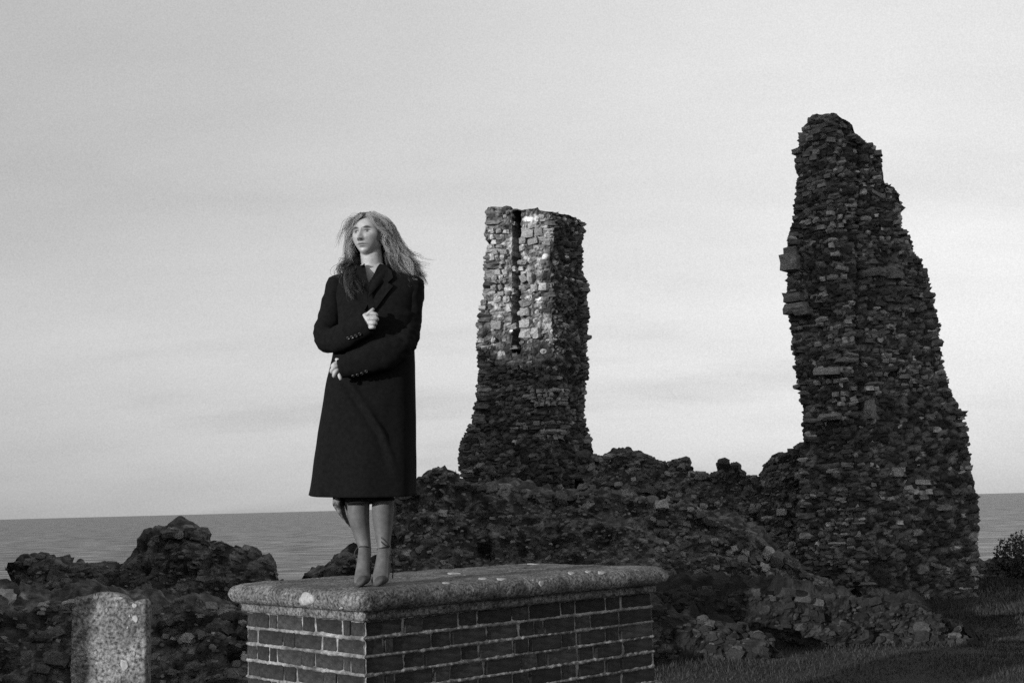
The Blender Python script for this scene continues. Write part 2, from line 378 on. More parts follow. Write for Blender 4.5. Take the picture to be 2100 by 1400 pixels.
# the tall leaning tower
K2 = [(228, 1672, 1700, 1735), (250, 1660, 1700, 1748), (280, 1646, 1702, 1760), (291, 1642, 1703, 1764), (301, 1638, 1704, 1796), (318, 1634, 1705, 1808), (340, 1632, 1706, 1810), (362, 1644, 1708, 1811), (378, 1640, 1710, 1812), (383, 1639, 1711, 1836),
      (400, 1638, 1712, 1845), (440, 1633, 1716, 1845), (464, 1629, 1717, 1845), (471, 1627, 1718, 1860), (515, 1620, 1720, 1866), (560, 1619, 1724, 1900), (600, 1618, 1728, 1911),
      (650, 1620, 1732, 1917), (700, 1625, 1735, 1924), (750, 1632, 1738, 1932), (800, 1641, 1742, 1948), (850, 1650, 1745, 1970), (900, 1644, 1748, 1980),
      (950, 1640, 1752, 1988), (1000, 1640, 1755, 1995), (1050, 1640, 1758, 1998), (1150, 1640, 1762, 2002), (1260, 1640, 1765, 2008)]
T2 = [(1630, 262), (1645, 258), (1655, 246), (1680, 236), (1690, 234), (1715, 238), (1725, 246), (1748, 256), (1752, 276), (1770, 292), (1795, 302), (1808, 312), (1811, 378), (1830, 384), (1842, 402), (1848, 440), (1858, 470), (1868, 500)]
def tone2(px, py, si):
    if si == 0 and 1672 < px < 1750 and 430 < py < 980 and R.rand() < 0.28: return (R.uniform(1.3, 2.6), R.rand() < 0.5, R.uniform(0.0, 0.06))
    if si == 0 and py < 400 and px < 1705: return (R.uniform(0.9, 1.5), True, R.uniform(-0.03, 0.02))
    if si == 0 and 1840 < px < 1905 and 960 < py < 1100 and R.rand() < 0.4: return (R.uniform(1.6, 2.8), True, R.uniform(0.0, 0.03))
    return None
t2 = tower('ruined_tower', 'tall tapering flint tower remnant leaning up to a narrow ragged top', 16.9, K2, T2, 0.75, 0.42, 1.0,
           [(1800, 1185, 26, 42, 0.12, 16), (1762, 560, 7, 330, 0.06, 5)], 9, 21, tone2, course=0.067)
def block2(px, py, w, h, dy, tn):
    p = P(px, py, 16.9 + dy + 0.07); t2[1].add(p, (0.82, -0.57, 0), (-0.57, -0.82, 0), (w, 0.4, h), tn, True, 0.03)
for a in [(1627, 541, .26, .23, .45, 1.5), (1631, 520, .2, .13, .5, 1.0), (1634, 612, .28, .13, .45, 1.1), (1638, 634, .3, .16, .42, 1.3), (1652, 640, .22, .12, .35, 1.2),
          (1704, 762, .36, .10, .13, 2.0), (1736, 761, .32, .10, .10, 1.8), (1708, 855, .28, .1, .12, 1.5), (1842, 968, .18, .13, .28, 2.4), (1866, 1003, .16, .12, .36, 2.4), (1925, 1040, .38, .09, .55, 1.7),
          (1785, 840, .16, .28, .15, 1.3), (1790, 562, .35, .12, .2, 1.1), (1835, 565, .25, .14, .3, 1.1)]: block2(*a)
t2[1].build(t2[0], t2[2], 300)

# ------------------------------------------------------------------ rubble walls and banks
def wall(name, label, sil, Y, thick, batter, seed, n_stone=900, parts=300, size=0.13, carves=(), matr=None, cat='ruin', bz=-0.2, rough=0.11, tones=0.05, step=0.028, dark=1.0):
    px0, px1 = sil[0][0], sil[-1][0]
    x0 = P(px0, sil[0][1], Y)[0]; x1 = P(px1, sil[-1][1], Y)[0]
    nx = max(12, int((x1 - x0) / step)); pxs = np.linspace(px0, px1, nx); tp = interp(pxs, sil)
    top = np.array([P(a, b, Y) for a, b in zip(pxs, tp)]); X = top[:, 0]; Zt = top[:, 2] - 0.02
    hmax = (Zt - bz).max(); nf = max(8, int(hmax / step)); nt_ = max(4, int(thick / step / 1.5)); nb = 8
    rows = []
    for k in range(nf):
        t = k / (nf - 1); z = bz + (Zt - bz) * t; y = Y - batter * (1 - t) ** 1.25 * np.clip((Zt - bz) / hmax, 0.25, 1) - 0.0
        y = y + np.where(t > 0.85, (t - 0.85) * 0.4, 0); rows.append(np.stack([X, y, z], 1))
    for k in range(1, nt_ + 1):
        t = k / nt_; rows.append(np.stack([X * (1 + thick * t / Y), np.full(nx, Y + 0.06 + thick * t), Zt - 0.03 * t - 0.12 * max(0, t - 0.6)], 1))
    for k in range(1, nb + 1):
        t = k / nb; rows.append(np.stack([X * (1 + thick / Y), np.full(nx, Y + 0.06 + thick + 0.2 * t), (Zt - 0.08) * (1 - t) + bz * t], 1))
    V = np.array(rows)
    yc = Y + thick / 2
    for e in (0, 1, -1, -2):
        w = 0.95 if e in (0, -1) else 0.4
        V[:, e, 1] = V[:, e, 1] * (1 - w) + yc * w
    dx = np.gradient(V, axis=1); dz = np.gradient(V, axis=0); nr = np.cross(dx, dz); nr /= np.linalg.norm(nr, axis=-1, keepdims=True) + 1e-9
    if nr[nf // 2, nx // 2, 1] > 0: nr = -nr
    d = rough * 1.3 * fbm(V * np.array([1.1, 1.1, 1.9]), 4, seed) + rough * 0.7 * fbm(V * np.array([5, 5, 8]), 3, seed + 5)
    zl = V[..., 2] * 3.1 + 0.8 * fbm(V * 0.8, 2, seed + 8)
    cb_h, cb_t = cobble(V, (size * 1.15, size * 1.15, size * 0.8), seed)
    d = d + rough * 0.5 * np.abs(np.sin(zl * math.pi)) - rough * 0.6 + 0.34 * size * cb_h + 0.022 * fbm(V * np.array([14, 14, 26]), 3, seed + 70) + 0.05 * fbm(V * np.array([2.0, 2.0, 9.0]), 2, seed + 71)
    isf = (np.arange(V.shape[0]) < nf)[:, None]
    pxx, pyy = proj(V.reshape(-1, 3)); pxx = pxx.reshape(d.shape); pyy = pyy.reshape(d.shape)
    for (cx, cy, rx, ry, dep, soft) in carves:
        d = d - np.where(isf, dep * np.clip((rx - abs(pxx - cx)) / soft, 0, 1) * np.clip((ry - abs(pyy - cy)) / soft, 0, 1), 0)
    near_top = np.clip((V.shape[0] - 1 - np.abs(np.arange(V.shape[0]) - nf) * 1.0) / V.shape[0], 0, 1)
    scale = np.ones(d.shape); scale[nf - 2:nf + 3] = 0.35
    V = V + nr * (d * scale)[..., None]
    V[nf - 1:nf + nt_, :, 2] += 0.025 * fbm(V[nf - 1:nf + nt_] * 6, 2, seed + 2)
    org = np.array([(X[0] + X[-1]) / 2, Y, 0.0]); root = thing(name, label, cat, tuple(org))
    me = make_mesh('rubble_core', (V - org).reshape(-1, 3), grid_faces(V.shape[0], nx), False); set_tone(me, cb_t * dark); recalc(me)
    link('rubble_core', me, matr or M_bank, root)
    S = Stones()
    for k in range(n_stone):
        j = R.randint(1, nx - 1)
        onedge = R.rand() < 0.16
        i = R.randint(nf - 2, nf + 1) if onedge else R.randint(0, nf - 1)
        p = V[i, j].copy(); n = nr[i, j]
        msk = vn(np.array([p[0] * 0.9, p[2] * 1.6, seed + 0.5]))
        if not onedge and msk < -0.05 and R.rand() < 0.8: continue
        w = size * float(np.clip(R.lognormal(-0.1, 0.4), 0.4, 2.0)); h = w * R.uniform(0.5, 0.85)
        t = V[i, min(j + 1, nx - 1)] - V[i, max(j - 1, 0)]; t[2] *= 0.4
        n2 = np.array([n[0], n[1], n[2] * 0.5])
        if np.linalg.norm(n2) < 0.1: n2 = np.array([0, -1.0, 0.1])
        n2 -= t * (n2 @ t) / (t @ t)
        p += n * R.uniform(-0.5, 0.0) * w * 0.6
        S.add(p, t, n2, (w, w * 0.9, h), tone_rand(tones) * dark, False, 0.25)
    root['kind'] = 'thing'
    S.build(root, org, parts)
    S = Stones()
    for k in range(int(nx * nf * 0.20)):
        i, j = R.randint(0, nf + 1), R.randint(1, nx - 1); p = V[i, j].copy(); n = nr[i, j]; w = size * R.uniform(0.28, 0.62)
        t = V[i, min(j + 1, nx - 1)] - V[i, max(j - 1, 0)]; t[2] *= 0.3; n2 = np.array([n[0], n[1] - 0.2, n[2] * 0.5]); n2 -= t * (n2 @ t) / (t @ t)
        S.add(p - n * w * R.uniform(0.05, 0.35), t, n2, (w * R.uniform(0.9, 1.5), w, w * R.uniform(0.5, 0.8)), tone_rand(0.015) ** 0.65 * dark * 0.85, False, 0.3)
    S.build(root, org, 0)
    nt2 = int(nx * 16); ii = R.randint(0, nf + 2, nt2); jj = R.randint(1, nx - 1, nt2); p = V[ii, jj]; mk = fbm(p * 1.1, 3, seed + 40) > -0.1; p = p[mk] - org; n2 = len(p)
    a_ = R.uniform(0, 6.28, n2); h_ = R.uniform(0.02, 0.055, n2); w_ = 0.0045; o1 = np.stack([np.cos(a_) * w_, np.sin(a_) * w_ * 0.5, 0 * a_], -1); o2 = np.stack([R.normal(0, 0.5, n2) * h_, -R.uniform(0.1, 0.8, n2) * h_, R.uniform(0.3, 1.0, n2) * h_], -1)
    tv = np.stack([p - o1, p + o1, p + o2], 1).reshape(-1, 3); to = link('moss_tufts', make_mesh('moss_tufts', tv, np.arange(n2 * 3).reshape(-1, 3), False), M_blade, root); to['kind'] = 'stuff'
    return root, V, org

SIL_CURTAIN = [(1185, 926), (1225, 934), (1290, 932), (1330, 936), (1350, 945), (1365, 941), (1400, 943), (1410, 941), (1420, 956), (1425, 969), (1469, 968), (1471, 952), (1477, 947), (1490, 947),
               (1497, 956), (1512, 952), (1525, 961), (1532, 971), (1562, 972), (1564, 960), (1575, 946), (1600, 933), (1630, 921), (1650, 906), (1690, 890)]
wall('ruined_wall', 'broken flint wall with notched top running between the two towers', SIL_CURTAIN, 19.4, 0.9, 1.6, 31, 900, 300, 0.10)
SIL_MASS = [(796, 1175), (801, 1110), (804, 1040), (808, 1008), (845, 987), (852, 976), (870, 967), (888, 958), (906, 958), (916, 963), (936, 969), (943, 981), (956, 986), (1000, 990), (1060, 996), (1120, 1006), (1200, 1010),
            (1330, 1022), (1420, 1040), (1500, 1072), (1570, 1110), (1640, 1160), (1720, 1215)]
wall('ruined_wall', 'humped rubble bank rising behind the brick tomb below the pale-patched tower', SIL_MASS, 14.6, 1.6, 1.2, 41, 800, 300, 0.085,
     carves=[(995, 1115, 18, 14, 0.25, 5), (1160, 1110, 30, 12, 0.12, 6)])
SIL_A = [(12, 1250), (20, 1225), (26, 1178), (40, 1157), (60, 1149), (95, 1144), (104, 1153), (130, 1157), (134, 1166), (170, 1165), (231, 1161), (236, 1172), (245, 1165), (265, 1156), (284, 1132), (296, 1120), (298, 1096), (310, 1091),
         (328, 1084), (345, 1078), (390, 1081), (414, 1091), (425, 1111), (450, 1121), (470, 1129), (520, 1131), (535, 1144), (554, 1151), (564, 1170), (572, 1186), (582, 1200), (600, 1230)]
wall('ruined_wall', 'low craggy wall remnant with a rounded peak against the sea', SIL_A, 13.0, 1.1, 0.8, 51, 400, 300, 0.08, tones=0.02)
SIL_B = [(-260, 1225), (-120, 1220), (0, 1216), (8, 1226), (22, 1240), (60, 1238), (130, 1230), (190, 1224), (260, 1236), (310, 1241), (380, 1236), (440, 1240), (500, 1246), (560, 1262), (640, 1300), (700, 1360)]
wall('ruined_wall', 'low overgrown rubble bank behind the lichened gravestone', SIL_B, 9.3, 1.4, 0.9, 61, 500, 300, 0.065, carves=[(486, 1347, 18, 14, 0.25, 4), (350, 1290, 30, 14, 0.12, 6)], tones=0.04)
SIL_S = [(632, 1190), (645, 1178), (672, 1166), (678, 1146), (690, 1141), (724, 1136), (740, 1150), (780, 1162), (830, 1176), (850, 1192)]
wall('ruined_wall', 'small flat-topped rubble lump between the person and the sea', SIL_S, 15.4, 0.8, 0.3, 71, 100, 80, 0.10)
SIL_C = [(1300, 1214), (1400, 1212), (1500, 1222), (1600, 1225), (1700, 1223), (1800, 1226), (1880, 1230), (1912, 1243), (1940, 1264), (1960, 1279), (1986, 1277), (1990, 1300)]
wall('ruined_wall', 'low broken wall footing with a rounded grassy end below the tall tower', SIL_C, 12.3, 0.9, 0.25, 81, 260, 200, 0.075, dark=0.20)  # stones and core toned dark to stand in for shade
SIL_D = [(1270, 1240), (1330, 1246), (1400, 1254), (1480, 1264), (1530, 1284), (1556, 1312), (1580, 1338), (1600, 1352)]
wall('rubble_heap', 'spread heap of rubble beside the far end of brick tomb', SIL_D, 11.5, 0.8, 0.5, 91, 180, 180, 0.075, dark=0.28)  # heap coloured darker in place of shade falling on it
SIL_E = [(1960, 1160), (2010, 1152), (2060, 1148), (2110, 1146), (2220, 1142), (2360, 1140)]
wall('ruined_wall', 'far low flint wall beyond the tall tower with a bush behind it', SIL_E, 21.2, 0.5, 0.15, 95, 500, 200, 0.10)

# ------------------------------------------------------------------ ground and sea
def ground():
    xs = np.concatenate([np.linspace(-70, -14, 30)[:-1], np.linspace(-14, 16, 150), np.linspace(16, 90, 40)[1:]])
    ys = np.concatenate([np.linspace(-60, 2, 30)[:-1], np.linspace(2, 30, 150), np.linspace(30, 44, 30)[1:]])
    Xg, Yg = np.meshgrid(xs, ys)
    p = np.stack([Xg, Yg, np.zeros_like(Xg)], -1)
    z = 0.05 * fbm(p * 0.35, 3, 5) + 0.015 * fbm(p * 1.7, 2, 6)
    edge = 17.0 + 7.5 / (1 + np.exp(-(Xg - 0.2) * 1.6)) + 0.5 * fbm(p * 0.4, 3, 9)
    over = np.maximum(Yg - edge, 0)
    z = z - 2.2 * over - np.minimum(over, 3) * 0.5 * np.abs(fbm(p * 0.9, 3, 12))
    z = np.maximum(z, -32)
    v = np.stack([Xg, Yg, z], -1).reshape(-1, 3)
    o = link('ground', make_mesh('ground', v, grid_faces(len(ys), len(xs))), M_soil); o['kind'] = 'structure'
ground()
def sea():
    M = bpy.data.materials.new('sea_water'); M.use_nodes = True; N = M.node_tree.nodes; L = M.node_tree.links; b = N['Principled BSDF']
    b.inputs['Base Color'].default_value = (0.05, 0.05, 0.05, 1); b.inputs['Roughness'].default_value = 0.42; b.inputs['IOR'].default_value = 1.33; b.inputs['Specular IOR Level'].default_value = 0.35
    g = N.new('ShaderNodeNewGeometry')
    def nz(sc, sx, det):
        mp = N.new('ShaderNodeMapping'); mp.inputs['Scale'].default_value = (sx, 1, 1); L.new(g.outputs['Position'], mp.inputs[0])
        n = N.new('ShaderNodeTexNoise'); n.inputs['Scale'].default_value = sc; n.inputs['Detail'].default_value = det; L.new(mp.outputs[0], n.inputs['Vector']); return n.outputs[0]
    a = N.new('ShaderNodeMath'); a.operation = 'ADD'; L.new(nz(0.16, 0.5, 9), a.inputs[0]); L.new(nz(0.03, 0.35, 5), a.inputs[1])
    bp = N.new('ShaderNodeBump'); bp.inputs['Strength'].default_value = 1.0; bp.inputs['Distance'].default_value = 9.0; L.new(a.outputs[0], bp.inputs['Height']); L.new(bp.outputs[0], b.inputs['Normal'])
    cr = N.new('ShaderNodeValToRGB'); L.new(nz(0.07, 0.5, 10), cr.inputs[0]); e = cr.color_ramp.elements; e[0].position = 0.38; e[0].color = (0.05,) * 3 + (1,); e[1].position = 0.64; e[1].color = (0.26,) * 3 + (1,)
    L.new(cr.outputs[0], b.inputs['Base Color'])
    S = 70000.0
    o = link('sea', make_mesh('sea', [(-S, -300, -26), (S, -300, -26), (S, S, -26), (-S, S, -26)], [[0, 1, 2, 3]]), M); o['kind'] = 'structure'
sea()

# ------------------------------------------------------------------ turf and bush
def turf(n, x0, x1, y0, y1, h0, h1, seed):
    rs = np.random.RandomState(seed); x = rs.uniform(x0, x1, n); y = rs.uniform(y0, y1, n)
    k = np.abs(x / y - 0.0) < 0.46; x, y = x[k], y[k]; n = len(x)
    g = np.stack([x, y, np.zeros(n)], -1); z = 0.05 * fbm(g * 0.35, 3, 5) + 0.015 * fbm(g * 1.7, 2, 6) - 0.01
    h = rs.uniform(h0, h1, n) * (1 + 0.6 * fbm(g * 1.3, 2, 33)); a = rs.uniform(0, 6.28, n); w = 0.003 * y / 8; l = rs.uniform(0.1, 0.6, n) * h; b = rs.uniform(0, 6.28, n)
    dx, dy = np.cos(a) * w, np.sin(a) * w; lx, ly = np.cos(b) * l, np.sin(b) * l
    V = np.stack([np.stack([x - dx, y - dy, z], -1), np.stack([x + dx, y + dy, z], -1), np.stack([x + dx * .7 + lx * .4, y + dy * .7 + ly * .4, z + h * .6], -1), np.stack([x - dx * .7 + lx * .4, y - dy * .7 + ly * .4, z + h * .6], -1), np.stack([x + lx, y + ly, z + h], -1)], 1)
    i = np.arange(n)[:, None] * 5; f = (i + np.array([[0, 1, 2, 3]])).tolist() + (i + np.array([[3, 2, 4]])).tolist()
    return V.reshape(-1, 3), f
gv, gf = turf(90000, 0.4, 7.5, 6.5, 15.5, 0.02, 0.05, 3); gv2, gf2 = turf(30000, 3, 11, 15, 24, 0.04, 0.09, 4)
go = link('grass', make_mesh('grass', np.vstack([gv, gv2]), gf + [[i + len(gv) for i in q] for q in gf2], False), M_blade); go['kind'] = 'stuff'; go['label'] = 'short rough turf around the ruins and tomb'; go['category'] = 'grass'
def bush(px, py, Y, rx, rz, label, seed, n=2600):
    rs = np.random.RandomState(seed); c = P(px, py, Y); org = np.array([c[0], Y, 0.0]); root = thing('bush', label, 'bush', tuple(org))
    v, f, k = [], [], 0
    for i in range(9):
        a = rs.uniform(0, 6.28); e = np.array([math.cos(a) * rx * 0.6, math.sin(a) * rx * 0.6, rz * rs.uniform(0.6, 1.0)]); V_, F_ = tube0(np.array([0, 0, -0.05]), e, 0.022, 0.006); v.append(V_); f += [[j + k for j in q] for q in F_]; k += len(V_)
    link('stem', make_mesh('stem', np.vstack(v), f), M_bank if False else M_leaf, root)
    q = rs.normal(0, 1, (n, 3)); q /= np.linalg.norm(q, axis=1, keepdims=True); rr = rs.uniform(0.35, 1.0, n) ** 0.5 * (1 + 0.35 * fbm(q * 1.8, 3, seed)); p = q * rr[:, None] * np.array([rx, rx, rz * 0.55]) + np.array([0, 0, rz * 0.55])
    a = rs.normal(0, 1, (n, 3)); a /= np.linalg.norm(a, axis=1, keepdims=True); b = np.cross(a, rs.normal(0, 1, (n, 3))); b /= np.linalg.norm(b, axis=1, keepdims=True); s_ = rs.uniform(0.018, 0.04, n)[:, None]
    V = np.stack([p - a * s_, p + b * s_ * 0.5, p + a * s_, p - b * s_ * 0.5], 1).reshape(-1, 3); i = np.arange(n)[:, None] * 4
    link('leaves', make_mesh('leaves', V, (i + np.arange(4)[None]).tolist(), False), M_leaf, root)
def tube0(a, b, r0, r1, n=6):
    t = (b - a) / np.linalg.norm(b - a); u = np.cross(t, [0.3, 0.9, 0.1]); u /= np.linalg.norm(u); w = np.cross(t, u); th = np.linspace(0, 2 * math.pi, n, endpoint=False)
    V = np.array([c + (u * math.cos(x) + w * math.sin(x)) * r for c, r in ((a, r0), (b, r1)) for x in th]); return V, grid_faces(2, n, True)
bush(2102, 1152, 20.9, 0.40, 0.66, 'small dark leafy bush behind the far low wall', 12)

# ------------------------------------------------------------------ brick tomb
TA = math.radians(43.0); KX, KY = -0.691, 5.70; LX, LY, HB, CH = 1.95, 1.00, 0.96, 0.08
ROT = Matrix.Rotation(TA, 4, 'Z'); tex = np.array([math.cos(TA), math.sin(TA), 0]); tey = np.array([-math.sin(TA), math.cos(TA), 0])
def tomb_world(p): p = np.asarray(p); return np.array([KX, KY, 0]) + p[..., :1] * tex + p[..., 1:2] * tey + p[..., 2:3] * np.array([0, 0, 1.0])
tomb = thing('brick_tomb', 'dark brick chest tomb with thick rounded stone lid under the standing person', 'tomb', (KX, KY, 0), TA)
def brick_lib():
    out = []
    for k in range(8):
        rs = np.random.RandomState(300 + k); bm = bmesh.new(); bmesh.ops.create_cube(bm, size=1.0)
        for v in bm.verts: v.co += Vector(rs.uniform(-1, 1, 3) * 0.03)
        bmesh.ops.bevel(bm, geom=bm.edges, offset=rs.uniform(0.03, 0.085), segments=1, affect='EDGES', clamp_overlap=True)
        me = bpy.data.meshes.new('brick_shape'); bm.to_mesh(me); bm.free(); me.materials.append(M_brick); out.append(me)
    return out
BL = brick_lib()
def brick(x0, x1, y0, y1, z):
    j = 0.006
    dx, dy = R.uniform(-0.005, 0.002), R.uniform(-0.005, 0.002)
    o = bpy.data.objects.new('brick', BL[R.randint(8)]); COL.objects.link(o); o.parent = tomb
    o.location = ((x0 + x1) / 2 + dx, (y0 + y1) / 2 + dy, z + CH / 2); o.scale = (x1 - x0 - j, y1 - y0 - j, CH - 0.0095)
    o.rotation_euler = (0, 0, R.normal(0, 0.006))
    t = float(np.clip(R.lognormal(0, 0.3), 0.5, 2.0)); o.color = (t, t, t, 1)
def fill(a, b, pat):
    out = []; i = 0
    while a < b - 0.02:
        l = pat[i % len(pat)]; i += 1
        e = a + l + R.uniform(-0.008, 0.008)
        if b - e < 0.06: e = b
        out.append((a, e)); a = e
    return out
for c in range(12):
    z = HB - (c + 1) * CH
    S_, H_ = 0.225, 0.112
    if c % 2 == 0:
        brick(0, S_, 0, H_, z); xs0, ys0 = S_, H_
        py_ = [0.062, S_, H_, S_, 0.06, H_]; px_ = [H_, S_, H_, S_]
    else:
        brick(0, H_, 0, S_, z); xs0, ys0 = H_, S_
        py_ = [H_, S_, H_, S_, H_]; px_ = [0.062, S_, H_, S_, S_, H_]
    for a, b in fill(xs0, LX, px_): brick(a, b, 0, 0.10, z)
    for a, b in fill(ys0, LY, py_): brick(0, 0.10, a, b, z)
def mortar_face(n, ox, ux, L_, nrm):
    nu = int(L_ / 0.006); nz_ = int(HB / 0.005); U, Z = np.meshgrid(np.linspace(0.0, L_, nu), np.linspace(0.0, HB, nz_))
    q = np.stack([U * 1, Z, np.full_like(U, n * 7.7)], -1)
    k = np.abs((Z / CH + 0.5) % 1 - 0.5) * CH
    bead = np.clip(1 - (k / (0.0105 + 0.005 * vn(q * 30, n))) ** 2, 0, 1)
    d = -0.009 + bead * (0.0102 + 0.0085 * fbm(q * 45, 3, 40 + n) + 0.004 * vn(q * 6, 44 + n)) + 0.002 * fbm(q * 60, 2, 47 + n)
    p = np.array(ox)[None, None] + U[..., None] * np.array(ux) + Z[..., None] * np.array([0, 0, 1.0]) + d[..., None] * np.array(nrm)
    return p.reshape(-1, 3), grid_faces(nz_, nu)
v1, f1 = mortar_face(1, (0, 0, 0), (1, 0, 0), LX, (0, -1, 0)); v2, f2 = mortar_face(2, (0, 0, 0), (0, 1, 0), LY, (-1, 0, 0))
b0 = len(v1) + len(v2); bx = [(0.02, 0.02, 0), (LX, 0.02, 0), (LX, LY, 0), (0.02, LY, 0), (0.02, 0.02, HB), (LX, 0.02, HB), (LX, LY, HB), (0.02, LY, HB)]
me = make_mesh('mortar', np.vstack([v1, v2, bx]), f1 + [[i + len(v1) for i in q] for q in f2] + [[b0 + i for i in q] for q in ((1, 2, 6, 5), (2, 3, 7, 6), (4, 5, 6, 7))])
link('mortar', me, M_mortar, tomb)
# lid with a bull-nose edge above a small fillet
prof = [(-0.05, 0.953), (0.008, 0.955), (0.020, 0.962), (0.022, 0.975), (0.020, 0.988), (0.024, 0.996), (0.030, 1.000), (0.036, 1.002)]
for a in np.linspace(-75, 80, 11): prof.append((0.032 + 0.047 * math.cos(math.radians(a)), 1.046 + 0.047 * math.sin(math.radians(a))))
prof += [(0.02, 1.0955), (0.0, 1.098), (-0.03, 1.100), (-0.09, 1.101), (-0.18, 1.1015), (-0.30, 1.102), (-0.42, 1.1025), (-0.499, 1.1025)]
def ring(o, z, rad):
    x0, x1, y0, y1 = -o, LX + o, -o, LY + o; r = max(min(rad, (y1 - y0) / 2 - 1e-4), 1e-4); pts = []
    ns, nl, nc = 46, 110, 7
    def arc(cx, cy, a0): return [(cx + r * math.cos(a0 + t * math.pi / 2), cy + r * math.sin(a0 + t * math.pi / 2)) for t in np.linspace(0, 1, nc)]
    pts += [(x, y0) for x in np.linspace(x0 + r, x1 - r, nl)[:-1]] + arc(x1 - r, y0 + r, -math.pi / 2)
    pts += [(x1, y) for y in np.linspace(y0 + r, y1 - r, ns)[1:-1]] + arc(x1 - r, y1 - r, 0)
    pts += [(x, y1) for x in np.linspace(x1 - r, x0 + r, nl)[1:-1]] + arc(x0 + r, y1 - r, math.pi / 2)
    pts += [(x0, y) for y in np.linspace(y1 - r, y0 + r, ns)[1:-1]] + arc(x0 + r, y0 + r, math.pi)
    return [(x, y, z) for x, y in pts]
RG = np.array([ring(o, z, 0.045 if o > 0.025 else 0.012) for o, z in prof])
q = RG.copy(); dd = 0.004 * fbm(q * 9, 3, 70) + 0.0035 * fbm(q * 40, 3, 71)
cen = np.array([np.clip(RG[..., 0], 0.1, LX - 0.1), np.clip(RG[..., 1], 0.1, LY - 0.1), np.full(RG.shape[:2], 1.04)]).transpose(1, 2, 0)
dr = RG - cen; dr /= np.linalg.norm(dr, axis=-1, keepdims=True) + 1e-6; RG2 = RG + dr * dd[..., None]
me = make_mesh('lid', RG2.reshape(-1, 3), grid_faces(RG.shape[0], RG.shape[1], True)); recalc(me)
lid = link('lid', me, M_cope, tomb); lid['label'] = 'thick rounded limestone lid speckled with lichen'
bvh_lid = BVHTree.FromPolygons([tuple(x) for x in tomb_world(RG2.reshape(-1, 3))], grid_faces(RG.shape[0], RG.shape[1], True))

def hit(bvh, px, py, off=0.002):
    d = Vector(ray(px, py)).normalized(); loc, n, i, _ = bvh.ray_cast(Vector(CAM), d)
    if loc is None: return None, None
    if n.dot(d) > 0: n = -n
    return np.array(loc + n * off), np.array(n)
def lichen(parent, inv, bvh, px, py, rx, ry, seed):
    rs = np.random.RandomState(seed); n = 16; ph = rs.uniform(0, 6.28, 3)
    V = []; c, nn = hit(bvh, px, py, 0.003)
    if c is None: return
    V.append(c)
    for rr in (0.55, 0.95, 1.0):
        for k in range(n):
            a = 2 * math.pi * k / n; w = 1 + 0.10 * math.sin(2 * a + ph[0]) + 0.09 * math.sin(3 * a + ph[1]) + 0.06 * math.sin(5 * a + ph[2])
            h_, n_ = hit(bvh, px + rx * rr * w * math.cos(a), py + ry * rr * w * math.sin(a), 0.003 if rr < 1 else -0.002)
            V.append(h_ if h_ is not None else c)
    f = [[0, 1 + k, 1 + (k + 1) % n] for k in range(n)]
    for g in (0, 1): f += [[1 + g * n + k, 1 + (g + 1) * n + k, 1 + (g + 1) * n + (k + 1) % n, 1 + g * n + (k + 1) % n] for k in range(n)]
    vv = [tuple(inv @ Vector(x)) for x in V]
    me = make_mesh('lichen_patch', vv, f); recalc(me); link('lichen_patch', me, M_lichen, parent)
inv_t = (Matrix.Translation((KX, KY, 0)) @ ROT).inverted()
for i, a in enumerate([(629, 1228, 17, 13), (1110, 1196, 5, 6), (1172, 1175, 7, 3), (1206, 1172, 6, 2), (1234, 1174, 9, 3), (1028, 1187, 11, 2.0), (990, 1186, 10, 1.6), (915, 1195, 8, 1.8), (1094, 1156, 12, 1.2), (930, 1175, 16, 1.5), (700, 1246, 4, 2)]):
    lichen(lid, inv_t, bvh_lid, *a, 500 + i)

